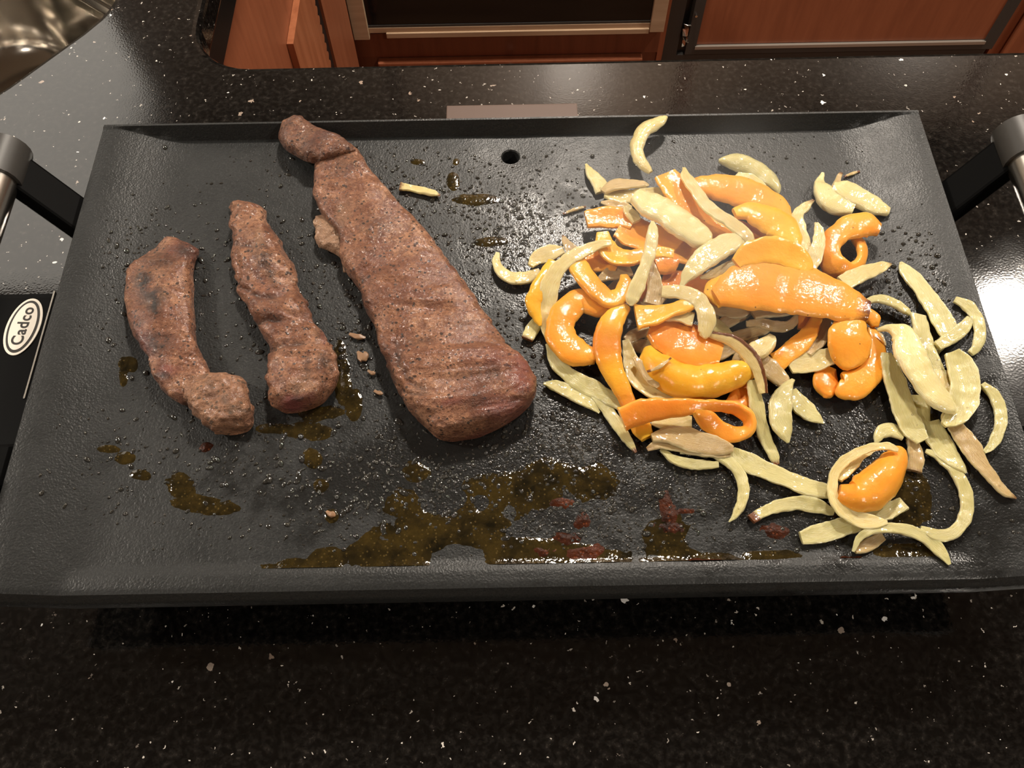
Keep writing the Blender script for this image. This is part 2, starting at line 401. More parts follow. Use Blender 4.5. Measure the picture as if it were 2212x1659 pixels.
t = empty('kitchen_sink', (sc.x, sc.y, CT - .2), 'stainless steel corner sink let into the black granite', 'sink')
vs, fs = [], []; prof = [(1.03, -.0325), (.992, -.034), (.985, -.075), (.975, -.095), (.90, -.100), (.885, -.104), (.86, -.16), (.80, -.192), (.60, -.203), (.18, -.207), (.17, -.209)]
base = rrect(0, 0, SHX, SHY, .10, SA, 10); n = len(base)
for k, z in prof: vs += [(sc.x + x * k, sc.y + y * k, CT + z) for x, y in base]
for i in range(len(prof) - 1):
    for j in range(n): fs.append((i * n + j, i * n + (j + 1) % n, (i + 1) * n + (j + 1) % n, (i + 1) * n + j))
bs = pyd('basin', vs, fs, 'sink_steel', t, True); md = bs.modifiers.new('sub', 'SUBSURF'); md.levels = md.render_levels = 1
lathe('drain', [(.042, .001), (.040, .004), (.030, .002), (.012, -.006), (.0005, -.008)], (sc.x, sc.y, CT - .209), 'chrome', t)

# hidden base under the peninsula and the visible left run
t = empty('peninsula_base_cabinet', (.6, .1, 0), 'wooden base cabinet carrying the counter in front of the oven', 'cabinet')
box('carcass', -.33, -.16, .1, 1.85, .40, CT - .033, 'cherry', t)
box('toe_kick', -.33, -.10, 0, 1.85, .34, .1, 'black_plastic', t)

t = empty('corner_base_cabinet', (-.8, 1.0, 0), 'smooth cherry base cabinet under the sink side of the counter', 'cabinet')
box('side_panel', -.324, .43, .1, -.310, 1.27, .775, 'cherry', t)
box('carcass', -.40, -.16, .1, -.346, 1.27, .66, 'cherry', t)
box('toe_kick', -.42, -.10, 0, -.40, 1.27, .1, 'black_plastic', t)
tag(box('counter_rail_shade', -.320, .43, .776, -.304, 1.27, CT - .033, 'black_plastic', t), 'black rail under the counter edge, shade included in its black')  # black stands for the trim and the shade under the counter
# carved pilaster standing proud of the panel, with a scalloped far edge
pv = [(.862, .10), (.862, .592)]
zz = .592; far = []
nsc = 28
for i in range(nsc + 1):
    z = .592 - i * (.492 / nsc)
    for q in range(5):
        a = math.pi * q / 4; far.append((1.030 + .009 * math.sin(a), z - (.492 / nsc) * q / 4 if i < nsc else z))
far = [(y, max(.10, z)) for y, z in far]
loop = [(.862, .10), (.862, .592)] + far
seen = []; [seen.append(p) for p in loop if not seen or (abs(p[0] - seen[-1][0]) + abs(p[1] - seen[-1][1])) > 1e-5]
if seen[0] == seen[-1]: seen.pop()
bm = bmesh.new(); f = bm.faces.new([bm.verts.new((-.3095, y, z)) for y, z in seen])
ex = bmesh.ops.extrude_face_region(bm, geom=[f])
for g in ex['geom']:
    if isinstance(g, bmesh.types.BMVert): g.co.x = -.300
bmesh.ops.recalc_face_normals(bm, faces=bm.faces[:]); me = bpy.data.meshes.new('carved_pilaster'); bm.to_mesh(me); bm.free()
tag(link('carved_pilaster', me, 'cherry_side', t), 'upright wood pilaster with a scalloped edge')
box('pilaster_gap_shade', -.3098, 1.026, .1, -.3085, 1.100, .60, 'black_plastic', t)  # thin black strip stands in for the shade in the gap
box('corner_post', -.3095, 1.088, .1, -.304, 1.27, .775, 'cherry', t)

# ------------------------------------------------------------------ far cabinet run
t = empty('oven_cabinet', (0, FAC + .3, 0), 'dark cherry cabinet holding the built-in oven', 'cabinet')
box('carcass', -.40, FAC + .004, .1, .322, FAC + .58, CT - .04, 'cherry_dark', t)
box('stile', -.40, FAC - .001, .1, -.312, FAC + .004, .85, 'cherry_dark', t)
box('stile', .311, FAC - .001, .1, .322, FAC + .004, .85, 'cherry', t)
box('rail', -.312, FAC - .001, .188, .311, FAC + .004, .246, 'cherry_dark', t)
d = box('drawer_front', -.268, FAC - .016, .105, .280, FAC + .003, .184, 'cherry', t, .003)
lathe('knob', [(.0005, .02), (.009, .018), (.011, .012), (.005, .004), (.005, -.004)], (0, 0, 0), 'chrome', d)
k = d.children[0]; k.matrix_parent_inverse = Matrix.Identity(4); k.location = (.005, FAC - .020, .172); k.rotation_euler = (math.pi / 2, 0, 0); k.scale = (.6, .6, .6)
box('toe_kick', -.40, FAC + .06, 0, .322, FAC + .5, .1, 'black_plastic', t)

t = empty('built_in_oven', (0, FAC, .25), 'built-in oven with black glass door and tan frame', 'oven')
g = box('door_glass', -.275, FAC - .012, .270, .285, FAC - .001, .84, 'black_gloss', t, .002)
box('glass_edge', -.275, FAC - .0135, .2705, .285, FAC - .0122, .2755, 'charcoal', g)
for nm, a in (('frame_stile', (-.305, FAC - .020, .247, -.274, FAC - .001, .85)), ('frame_stile', (.284, FAC - .020, .253, .312, FAC - .001, .85)),
              ('frame_rail', (-.240, FAC - .018, .248, .283, FAC - .001, .2595)), ('frame_rail', (-.274, FAC - .014, .258, .284, FAC - .001, .2705)), ('frame_rail', (-.274, FAC - .018, .842, .284, FAC - .001, .85))):
    box(nm, *a, 'tan', t, .0012)

t = empty('dishwasher', (.66, FAC, 0), 'built-in dishwasher with cherry wood panel and black surround', 'dishwasher')
box('body', .3225, FAC + .012, .1, 1.005, FAC + .58, CT - .04, 'black_plastic', t)
dr = boxes('door_surround', [(.3225, FAC + .002, .16, .352, FAC + .012, .86), (.366, FAC - .012, .190, .386, FAC + .012, .86), (.976, FAC - .012, .190, 1.0, FAC + .012, .86), (.386, FAC - .012, .190, .976, FAC + .012, .203)], 'charcoal', t)
box('door_panel', .386, FAC - .008, .212, .976, FAC + .011, .86, 'cherry', t)
box('bottom_trim', .384, FAC - .014, .2035, .978, FAC - .002, .2105, 'grey_trim', t)
box('kick_plate', .345, FAC + .004, .06, 1.0, FAC + .014, .176, 'charcoal', t, .002)
# crumpled bright hinge bracket at the lower hinge side
hv, hf = [], []
for i in range(8):
    z = .262 - i * .0085; w = .010 + .003 * math.sin(i * 2.1)
    for s_ in (0, .5, 1):
        hv.append((.353 + .014 * s_ * (w / .010) + .0015 * math.sin(i * 1.7) + i * .0007, FAC - .006 - .006 * math.sin(i * 2.4 + s_ * 2), z))
for i in range(7):
    for j in range(2): a = i * 3 + j; hf.append((a, a + 1, a + 4, a + 3))
o = pyd('hinge_bracket', hv, hf, 'chrome', t); md = o.modifiers.new('s', 'SOLIDIFY'); md.thickness = .002
tag(o, 'crumpled bright metal hinge bracket')
tube('screw', (.372, FAC - .016, .285), (.372, FAC - .010, .285), .0025, 'chrome', t)

t = empty('end_base_cabinet', (1.5, FAC + .3, 0), 'cherry base cabinet beyond the dishwasher', 'cabinet')
box('carcass', 1.006, FAC + .002, .1, 2.4, FAC + .58, CT - .04, 'cherry', t)
box('door', 1.03, FAC - .018, .12, 1.5, FAC + .001, .85, 'cherry', t, .004)
box('toe_kick', 1.006, FAC + .06, 0, 2.4, FAC + .5, .1, 'black_plastic', t)

fc = box('far_countertop', -.26, FAC - .025, CT - .04 + .0005, 2.4, 1.915, CT, 'granite', None, .004)
tag(fc, 'second black granite worktop above the oven and dishwasher', 'countertop')
for i, (x0, x1, nm) in enumerate(((-.93, -.30, 'above the corner'), (-.295, .45, 'above the oven'), (.455, 1.2, 'above the dishwasher'), (1.205, 1.95, 'at the end of the run'))):
    t = empty('upper_cabinet', ((x0 + x1) / 2, 1.75, 1.42), 'dark cherry wall cabinet hung ' + nm, 'cabinet')
    box('carcass', x0, 1.58, 1.42, x1, 1.915, CEIL + .015, 'cherry_dark', t)
    for a, b2 in ((x0 + .01, (x0 + x1) / 2 - .003), ((x0 + x1) / 2 + .003, x1 - .01)):
        box('door', a, 1.561, 1.43, b2, 1.5795, 2.2, 'reflect_wood', t, .004)

# ================================================================== GRIDDLE
GW, GD, DISH = .54, .3078, .010
SURF = RIM - DISH
GLOC = Vector((0, GD / 2, CT))
grid_t = empty('electric_griddle', GLOC, 'wide black electric griddle with steel-bar handles on the counter', 'griddle')
HOLE = (-.0009, .2834); HR = .0058
def sstep(t): t = min(1, max(0, t)); return t * t * (3 - 2 * t)
def surf_z(x, y):
    """top of the cooking plate"""
    ex_ = GW / 2 - abs(x)
    z = SURF + (DISH - .0006) * (1 - sstep(ex_ / .062)) ** 1.3
    if y > .3018: z = max(z, SURF + (RIM - SURF) * min(1, (y - .3018) / .0045))
    if y < .016: z = max(z, SURF + .0020 * sstep((.014 - y) / .008))
    dh = math.hypot(x - HOLE[0], y - HOLE[1])
    if dh < .03: z -= .0009 * (1 - sstep(dh / .03))
    return z
def plate():
    hs = .016
    xs = sorted(set([round(v, 5) for v in np.linspace(-GW / 2, HOLE[0] - hs, 60)] + [round(HOLE[0] - hs + hs / 2 * k, 5) for k in range(5)] + [round(v, 5) for v in np.linspace(HOLE[0] + hs, GW / 2, 60)]))
    ys = sorted(set([round(v, 5) for v in (0, .002, .004, .006, .008, .010, .012, .014, .016)] + [round(v, 5) for v in np.linspace(.022, HOLE[1] - hs, 36)] + [round(HOLE[1] - hs + hs / 2 * k, 5) for k in range(5)] + [.3018, .3034, .3050, .3063, round(GD, 5)]))
    ys = [y for i, y in enumerate(ys) if i == 0 or y - ys[i - 1] > 1e-4]
    bm = bmesh.new(); G = [[bm.verts.new((x, y, surf_z(x, y))) for x in xs] for y in ys]
    ix = [i for i, x in enumerate(xs) if abs(x - HOLE[0]) < hs + 1e-4]; iy = [j for j, y in enumerate(ys) if abs(y - HOLE[1]) < hs + 1e-4]
    i0, i1, j0, j1 = ix[0], ix[-1], iy[0], iy[-1]
    for j in range(len(ys) - 1):
        for i in range(len(xs) - 1):
            if i0 <= i < i1 and j0 <= j < j1: continue
            bm.faces.new((G[j][i], G[j][i + 1], G[j + 1][i + 1], G[j + 1][i]))
    # ring from the square to the round drain hole, then down its wall
    sq = [G[j0][i] for i in range(i0, i1)] + [G[j][i1] for j in range(j0, j1)] + [G[j1][i] for i in range(i1, i0, -1)] + [G[j][i0] for j in range(j1, j0, -1)]
    rings = [sq]
    for r, dz in ((HR * 1.7, None), (HR * 1.12, None), (HR, -.0008), (HR, -.012), (.0003, -.012)):
        ring = []
        for v in sq:
            a = math.atan2(v.co.y - HOLE[1], v.co.x - HOLE[0]); x, y = HOLE[0] + r * math.cos(a), HOLE[1] + r * math.sin(a)
            ring.append(bm.verts.new((x, y, surf_z(x, y) + (dz or 0))))
        rings.append(ring)
    for A, B in zip(rings, rings[1:]):
        for k in range(len(sq)):
            k2 = (k + 1) % len(sq); bm.faces.new((A[k], A[k2], B[k2], B[k]))
    # skirt: rounded edge and side wall all round
    loop = [G[0][i] for i in range(len(xs) - 1)] + [G[j][-1] for j in range(len(ys) - 1)] + [G[-1][i] for i in range(len(xs) - 1, 0, -1)] + [G[j][0] for j in range(len(ys) - 1, 0, -1)]
    prev = loop
    for out, dz in ((.0012, -.0008), (.0020, -.0030), (.0012, -.0060), (.0022, -.0075), (.0030, -.010), (.0030, -.017), (.0010, -.020), (-.012, -.020)):
        cur = []
        for v in loop:
            x, y, z = v.co; nx = (1 if x > GW / 2 - 1e-4 else -1 if x < -GW / 2 + 1e-4 else 0); ny = (-1 if y < 1e-4 else 1 if y > GD - 1e-4 else 0)
            l = math.hypot(nx, ny); fr = 1.6 if ny < 0 else .6
            zz = (z + dz) if dz > -.007 else RIM + dz
            cur.append(bm.verts.new((x + nx / l * out * fr, y + ny / l * out * fr, min(zz, z + dz))))
        for k in range(len(loop)):
            k2 = (k + 1) % len(loop); bm.faces.new((prev[k2], prev[k], cur[k], cur[k2]))
        prev = cur
    bmesh.ops.recalc_face_normals(bm, faces=bm.faces[:])
    me = bpy.data.meshes.new('cooking_plate'); bm.to_mesh(me); bm.free()
    me.polygons.foreach_set('use_smooth', [True] * len(me.polygons))
    o = link('cooking_plate', me, 'plate', grid_t)
    md = o.modifiers.new('e', 'EDGE_SPLIT'); md.split_angle = .5
    return o
plate()
box('housing', -.252, .022, CT + .010, .252, .288, RIM - .0205, 'black_satin', grid_t, .004)
for sx in (-.22, .22):
    for sy in (.05, .26): lathe('foot', [(.0005, .0098), (.013, .0098), (.014, .003), (.012, 0), (.0005, 0)], (sx, sy, CT), 'black_plastic', grid_t, 16)
# control box on the left end
CB = RIM - .030
cb = box('control_box', -.372, .052, CT + .006, -.2525, .1955, CB, 'black_satin', grid_t, .004)
boxes('panel_edge', [(-.2915, .12, CB - .001, -.2905, .196, CB + .0006)], 'steel', cb)
lathe('knob', [(.016, 0), (.0155, .010), (.013, .012), (.0005, .012)], (-.345, .105, CB), 'black_plastic', cb, 24)
box('lead_slot', -.331, .150, CB - .001, -.3285, .180, CB + .0007, 'black_plastic', cb)
# oval maker's badge, lettering reads from front to back
bc = Vector((-.3042, .1701, CB)); ang = math.radians(-3)
def oval(name, a, b, z0, z1, m, parent):
    lp = [(bc.x + b * math.cos(q) * math.cos(ang) - a * math.sin(q) * math.sin(ang), bc.y + b * math.cos(q) * math.sin(ang) + a * math.sin(q) * math.cos(ang)) for q in [2 * math.pi * k / 48 for k in range(48)]]
    return prism(name, [lp], z0, z1, m, parent)
bd = oval('badge', .0205, .0106, CB - .0002, CB + .0006, 'badge_white', grid_t); tag(bd, 'cream oval maker badge lettered Cadco')
oval('badge_ring', .0188, .0090, CB + .0004, CB + .0008, 'badge_black', bd)
oval('badge_face', .0170, .0076, CB + .0006, CB + .0010, 'badge_white', bd)
def letters():
    fc_ = bpy.data.curves.new('lettering', 'FONT'); fc_.body = 'Cadco'; fc_.size = .0098; fc_.align_x = 'CENTER'; fc_.align_y = 'CENTER'
    fc_.extrude = .0001; fc_.offset = .00016; fc_.space_character = 1.08
    tmp = bpy.data.objects.new('tmp_text', fc_); COL.objects.link(tmp)
    dg = bpy.context.evaluated_depsgraph_get(); me = bpy.data.meshes.new_from_object(tmp.evaluated_get(dg))
    bpy.data.objects.remove(tmp); me.name = 'lettering'
    me.transform(Matrix.Translation(bc + Vector((.0002, 0, .0011))) @ Matrix.Rotation(math.pi / 2 + ang, 4, 'Z') @ Matrix.Diagonal((1.0, 1.05, 1, 1)))
    me.materials.clear()
    return link('lettering', me, 'badge_black', bd)
letters()
# handles: black arms rising outward, steel bar between them
def handle(s):
    h = bpy.data.objects.new('handle', None); COL.objects.link(h); h.parent = grid_t; h.matrix_parent_inverse = Matrix.Translation(-GLOC)
    h.location = (s * .268, GD / 2, RIM - .02)
    ends = []
    for yb, ye in ((.232, .2545), (GD - .232, GD - .2545)):
        A = Vector((s * .262, yb, RIM - .026)); B = Vector((s * .309, ye, RIM + .018)); ends.append(B)
        d = (B - A).normalized(); wv = Vector((0, 1, 0)) - d * d.y; wv.normalize(); tv = d.cross(wv)
        vs = []
        for P in (A, A.lerp(B, .5), B + d * .004):
            for a, b in ((-1, -1), (1, -1), (1, 1), (-1, 1)): vs.append(P + wv * (.0125 * a) + tv * (.0055 * b))
        fs = [(0, 1, 2, 3), (11, 10, 9, 8)]
        for i in (0, 4):
            for k in range(4): k2 = (k + 1) % 4; fs.append((i + k, i + 4 + k, i + 4 + k2, i + k2))
        o = pyd('arm', vs, fs, 'black_satin'); o.parent = h; o.matrix_parent_inverse = Matrix.Translation(-h.location)
        md = o.modifiers.new('b', 'BEVEL'); md.width = .002; md.segments = 2
        sg = 1 if ye > GD / 2 else -1
        o = tube('end_cap', B + Vector((s * .004, sg * .014, .002)), B + Vector((s * .004, -sg * .012, .002)), .0145, 'charcoal'); o.parent = h; o.matrix_parent_inverse = Matrix.Translation(-h.location)
        bv = o.modifiers.new('b', 'BEVEL'); bv.width = .002; bv.segments = 2
    b0 = ends[0] + Vector((s * .004, -.012, .002)); b1 = ends[1] + Vector((s * .004, .012, .002))
    o = tube('grip_bar', b0, b1, .0122, 'steel', None, 28); o.parent = h; o.matrix_parent_inverse = Matrix.Translation(-h.location)
    tag(o, 'brushed steel grip bar')
handle(-1); handle(1)
t = empty('grease_tray', (0, .34, RIM - .055), 'flat metal grease tray, brown reflection painted in, sticking out behind the griddle', 'tray')
box('tray_lip', -.0480, .300, RIM - .0525, .0500, .3715, RIM - .050, 'tray', t, .0006)
prism('tray_pan', [[(-.045, .296), (.047, .296), (.047, .3705), (-.045, .3705)]], CT + .0005, RIM - .0526, 'tray', t)

# ================================================================== FOOD
def cat(P, n):
    """Catmull-Rom through rows of floats"""
    P = np.array(P, float); Q = np.vstack([2 * P[0] - P[1], P, 2 * P[-1] - P[-2]]); out = []
    m = len(P) - 1
    for k in range(n + 1):
        s = min(k * m / n, m - 1e-9); i = int(s); t = s - i
        a, b, c, d = Q[i], Q[i + 1], Q[i + 2], Q[i + 3]
        out.append(.5 * (2 * b + (c - a) * t + (2 * a - 5 * b + 4 * c - d) * t * t + (3 * b - a - 3 * c + d) * t ** 3))
    return np.array(out)
def nz(p, f, seed=0.): return noise.noise(Vector((p[0] * f + seed, p[1] * f - seed * .7, p[2] * f + seed * 1.3)))
def setmark(me, marks):
    a = me.color_attributes.new('mark', 'FLOAT_COLOR', 'POINT')
    a.data.foreach_set('color', [c for mk in marks for c in (mk[0], mk[1], mk[2], 1.0)])
seedc = [0]
WK = 1.12
def strip(name, pts, m, th, camber=.05, z=3., roll=0., burn=(0, 0), edge=None, red=0., parent=None, roundness=1.5, wav=.5, subs=0, lump=1., twist=0.):
    """a ribbon of vegetable following pixel points (u, v, width[, height mm[, roll deg]])"""
    seedc[0] += 1; sd = seedc[0] * 3.17
    rows = [list(p) + [z, roll][len(p) - 3:] for p in pts]
    L = sum(math.hypot(b[0] - a[0], b[1] - a[1]) for a, b in zip(rows, rows[1:]))
    n = int(max(10, min(60, L / 4))); R = cat(rows, n); R[:, 2] = np.maximum(R[:, 2], 3)
    C = [unp(r[0], r[1], SURF + r[3] * .001) for r in R]
    TS = (-1, -.96, -.84, -.62, -.32, 0, .32, .62, .84, .96, 1); K = len(TS); vs, fs, uvs, mk = [], [], [], []; acc = 0.
    for i in range(n + 1):
        T = (C[min(i + 1, n)] - C[max(i - 1, 0)]); Tn = T.normalized()
        if i: acc += (C[i] - C[i - 1]).length
        fr0 = i / n
        hor = Vector((-Tn.y, Tn.x, 0)).normalized(); up = Tn.cross(hor) * -1
        if up.z < 0: up = -up
        q = math.radians(R[i, 4] + twist * math.sin(fr0 * 3.2 + sd)); side = hor * math.cos(q) + up * math.sin(q); nr = up * math.cos(q) - hor * math.sin(q)
        w = WK * R[i, 2] / pxper(C[i], hor) * (1 + .12 * nz((acc, 0, 0), 160, sd))
        tt = min(th * .001, w * .5) * (1 + .15 * nz((acc, 1, 0), 120, sd + 5))
        lift = wav * .0007 * nz((acc, 2, 0), 90, sd + 9)
        skew = .25 * nz((acc, 3, 0), 60, sd + 12); cm = camber * (1 + .5 * nz((acc, 4, 0), 70, sd + 2))
        fr = i / n
        for top in (1, 0):
            for k in range(K):
                t = TS[k] if top else -TS[k]
                if not top and k in (0, K - 1): continue
                e_ = math.sqrt(max(0, 1 - abs(t) ** (2 + 6 * roundness)))
                hgt = cm * w * (1 - t * t) * (1 + skew * t) + (tt * .5 * e_ if top else -tt * .5 * e_)
                p = C[i] + side * (t * w * .5) + nr * (hgt + lift)
                p += nr * lump * (.00045 * nz(p, 210, sd) + .0002 * nz(p, 520, sd)) + side * (.0005 * nz(p, 190, sd + 3) + .0003 * nz(p, 480, sd + 6))
                vs.append(p); uvs.append((acc * 30, (t * .5 + .5) * w * 60))
                b_ = max(burn[0] * max(0, 1 - fr * n / max(2, n * .16)), burn[1] * max(0, 1 - (1 - fr) * n / max(2, n * .16)))
                if edge and t * edge > .5: b_ = max(b_, 1.)
                mk.append((b_, red * (.5 + .5 * math.sin(acc * 160 + sd)), 1. if abs(t) > .93 else 0.))
    per = 2 * K - 2
    for i in range(n):
        for k in range(per):
            k2 = (k + 1) % per; fs.append((i * per + k, i * per + k2, (i + 1) * per + k2, (i + 1) * per + k))
    fs.append(tuple(range(per))[::-1]); fs.append(tuple(range(n * per, (n + 1) * per)))
    # rest on the plate, never inside it
    low = min(v.z - surf_z(v.x, v.y) for v in vs)
    if low < .0002:
        for v in vs:
            g_ = v.z - surf_z(v.x, v.y)
            v.z += (.0002 - low) * (1 if low < -.003 else max(0., min(1., 1 - g_ / .006)))
    if parent is None or True:
        loc = Vector((sum(v.x for v in vs) / len(vs), sum(v.y for v in vs) / len(vs), min(v.z for v in vs)))
    me = bpy.data.meshes.new(name)
    org = parent.location if parent else loc
    me.from_pydata([tuple(v - org) for v in vs], [], fs); me.update()
    me.polygons.foreach_set('use_smooth', [True] * len(me.polygons))
    ul = me.uv_layers.new(name='UVMap'); li = np.zeros(len(me.loops), int); me.loops.foreach_get('vertex_index', li)
    ul.data.foreach_set('uv', np.array(uvs)[li].ravel())
    setmark(me, mk)
    bm = bmesh.new(); bm.from_mesh(me); bmesh.ops.recalc_face_normals(bm, faces=bm.faces[:]); bm.to_mesh(me); bm.free()
    me.set_sharp_from_angle(angle=.75)
    o = bpy.data.objects.new(name, me); COL.objects.link(o); me.materials.append(M[m])
    if parent: o.parent = parent
    else: o.location = loc
    if subs: md = o.modifiers.new('sub', 'SUBSURF'); md.levels = md.render_levels = subs
    return o
def onion(label, pts, m='onion_warm', th=2.4, group=None, **kw):
    kw.setdefault('camber', random.uniform(-.09, .05)); kw.setdefault('twist', random.uniform(-22, 22))
    o = strip('onion_strip', pts, m, th, **kw); return tag(o, label, 'onion', group)
def pepper(label, pts, m='pepper', th=3.4, group=None, **kw):
    kw.setdefault('camber', random.choice((-.05, .05, .08))); kw.setdefault('twist', random.uniform(-15, 15)); kw.setdefault('roundness', 1.0); kw.setdefault('lump', .45); o = strip('pepper_strip', pts, m, th, **kw); return tag(o, label, 'pepper', group)

#FOOD_BEGIN
G1, G2, G3 = 'onion strips in the steaming pile', 'onion strips in the heap by the right handle', 'onion strips around the lone pepper'
GP = 'orange pepper strips in the pile'
# --- upper fringe of the pile
onion('pale crescent onion strip lying alone in front of the rear rim', [(1437, 268, 6), (1418, 280, 26), (1390, 297, 32), (1375, 325, 30), (1375, 350, 24), (1388, 372, 20), (1403, 387, 8)], z=4, group=G1, camber=.18)
onion('pointed onion sliver sticking out beside two overlapping petals', [(1265, 354, 4), (1277, 375, 22), (1293, 393, 32), (1304, 414, 30)], z=3, group=G1)
onion('thin curled onion petal with a needle tip, over the pointed sliver', [(1302, 414, 14, 8), (1325, 401, 26, 9), (1355, 397, 24, 9), (1385, 398, 14, 8), (1402, 400, 4, 8)], 'onion_tan', group=G1, roll=-20)
onion('boat-shaped onion petal tucked against the broad wedge', [(1305, 420, 12), (1335, 423, 24), (1365, 424, 24), (1395, 417, 20), (1432, 415, 18)], z=7, group=G1)
onion('small flat onion tip poking out over the pepper end', [(1298, 437, 4), (1320, 441, 14), (1345, 448, 20), (1364, 452, 12)], 'onion_tan', z=8, group=G1)
onion('limp onion scrap between the broad wedge and pepper end', [(1352, 446, 14), (1362, 460, 26), (1376, 478, 18)], z=13, group=G1)
onion('broad thick onion wedge lying across the pepper strips', [(1370, 424, 26), (1400, 440, 52), (1440, 462, 62), (1480, 490, 60), (1515, 516, 44), (1534, 530, 14)], 'onion_fresh', th=5, z=19, group=G1, camber=.07)
onion('long onion ribbon draped over two orange strips, hooked end', [(1477, 362, 6, 16), (1484, 385, 24, 18), (1505, 415, 26, 20), (1532, 448, 28, 22), (1572, 476, 26, 22), (1606, 502, 26, 21), (1620, 526, 20, 19), (1606, 545, 10, 18)], 'onion_warm', group=G1)
onion('upright bright onion stick standing on top of the pile', [(1409, 478, 6, 26), (1410, 500, 22, 26), (1404, 540, 24, 25), (1391, 580, 24, 24), (1376, 620, 30, 22), (1366, 645, 28, 20), (1364, 661, 6, 19)], 'onion_fresh', th=4, group=G1)
onion('glossy leaf-shaped onion wedge in the middle of the pile', [(1469, 621, 5, 19), (1490, 590, 30, 21), (1520, 560, 48, 22), (1555, 535, 46, 22), (1588, 521, 36, 21), (1606, 520, 12, 20)], 'onion_fresh', th=4, group=G1)
onion('slim onion sliver under the glossy leaf-shaped wedge', [(1512, 601, 6), (1545, 591, 18), (1575, 575, 18), (1605, 560, 12)], z=17, group=G1)
onion('hook-shaped onion strip at the edge of the pile facing the steak', [(1075, 546, 8), (1072, 566, 17), (1084, 588, 22), (1108, 601, 24), (1140, 599, 24), (1167, 588, 16)], z=4, group=G1)
onion('short arched onion strip behind the hook-shaped one', [(1146, 574, 12), (1160, 558, 26), (1185, 547, 28), (1218, 540, 18)], z=7, group=G1)
onion('brown-pointed onion tip rising behind the arched strip', [(1216, 508, 4), (1224, 525, 16), (1242, 547, 26)], 'onion_tan', z=9, group=G1, burn=(.8, 0))
onion('long sickle-shaped onion strip curving round the yellow pepper', [(1320, 524, 10, 19), (1290, 530, 18, 18), (1255, 545, 24, 18), (1222, 565, 26, 17), (1198, 593, 32, 15), (1185, 630, 36, 12), (1180, 670, 34, 8), (1180, 705, 24, 5), (1185, 737, 10, 4)], group=G1)
onion('stubby translucent onion end under the yellow pepper', [(1165, 688, 18), (1150, 712, 26), (1138, 733, 22)], 'onion_pale', z=3, burn=(0, .6), group=G1)
onion('long straight onion strip leading out from under the pile', [(1186, 742, 14), (1203, 785, 26), (1235, 815, 30), (1280, 840, 32), (1320, 862, 30), (1347, 882, 18)], 'onion_pale', z=4, group=G1)
onion('leaf-shaped onion strip nearest the end of the big steak', [(1174, 828, 5), (1205, 835, 26), (1240, 850, 30), (1270, 870, 22), (1295, 891, 5)], 'onion_pale', z=3, group=G1)
onion('tapering onion strip with a browned needle point', [(1268, 843, 10), (1300, 870, 22), (1325, 905, 24), (1345, 935, 20), (1362, 960, 14), (1374, 978, 4)], 'onion_pale', z=3, burn=(0, .9), group=G1)
onion('limp tan onion petal inside the V of a pepper strip', [(1293, 606, 8), (1320, 591, 28), (1362, 580, 30)], 'onion_tan', z=9, group=G1)
onion('wilted pinkish onion strip leaning on the bright stick', [(1403, 553, 5, 18), (1411, 590, 22, 17), (1415, 622, 28, 16), (1408, 658, 32, 15)], 'onion_tan', group=G1)
onion('arched onion strip bending down over the orange piece', [(1430, 630, 20, 17), (1470, 632, 26, 19), (1505, 645, 30, 21), (1522, 668, 32, 21), (1527, 695, 36, 20), (1521, 720, 26, 18), (1515, 728, 10, 17)], 'onion_warm', group=G1)
onion('flat onion petal between the yellow pepper and orange piece', [(1433, 689, 8), (1465, 683, 24), (1498, 690, 26)], 'onion_warm', z=17, group=G1)
onion('flat tan onion strip under the largest pepper piece, upper one', [(1525, 660, 14), (1560, 668, 26), (1600, 672, 26), (1640, 664, 10)], 'onion_tan', z=6, group=G1)
onion('flat tan onion strip under the largest pepper piece, lower one', [(1540, 706, 12), (1575, 694, 24), (1610, 678, 20), (1635, 668, 8)], 'onion_tan', z=4, group=G1)
onion('green-tipped onion point beside a dark gap in the pile', [(1534, 693, 30), (1555, 708, 26), (1581, 721, 4)], 'onion_pale', z=8, group=G1)
onion('rolled onion fold under the edge of the largest pepper', [(1627, 681, 18), (1655, 673, 28), (1690, 670, 26), (1727, 662, 18)], 'onion_tan', z=9, group=G1)
onion('ruffled onion ribbon standing on its edge', [(1612, 699, 10, 7, 50), (1640, 697, 16, 7, 50), (1670, 705, 18, 8, 50), (1700, 705, 18, 8, 45), (1718, 690, 16, 8, 40), (1728, 668, 10, 8, 40)], 'onion_tan', group=G1)
onion('striped translucent onion strip crossing the dark gap', [(1570, 731, 16), (1610, 722, 22), (1645, 712, 22), (1668, 704, 12)], 'onion_tan', z=5, group=G1)
onion('thick pale onion chunk with a rounded end', [(1668, 726, 14), (1656, 745, 36), (1630, 760, 36), (1602, 776, 22)], 'onion_warm', th=5, z=10, group=G1)
onion('arched onion strip with a charred red-brown edge', [(1528, 721, 10, 17, 25), (1580, 736, 20, 17, 25), (1612, 760, 24, 17, 25), (1632, 787, 24, 16, 25), (1644, 818, 22, 14, 25), (1650, 850, 16, 12, 20)], 'onion_warm', edge=1, group=G1)
onion('wide wilted onion strip below the thick pale chunk', [(1648, 772, 20), (1668, 800, 36), (1690, 824, 28), (1702, 842, 10)], 'onion_tan', z=6, group=G1)
onion('long thin onion strip hanging out below the charred-edge one', [(1624, 822, 22, 10), (1633, 870, 28, 8), (1645, 920, 26, 5), (1660, 962, 22, 3), (1672, 985, 20, 3), (1678, 1004, 10, 3)], 'onion_pale', burn=(0, .7), group=G1)
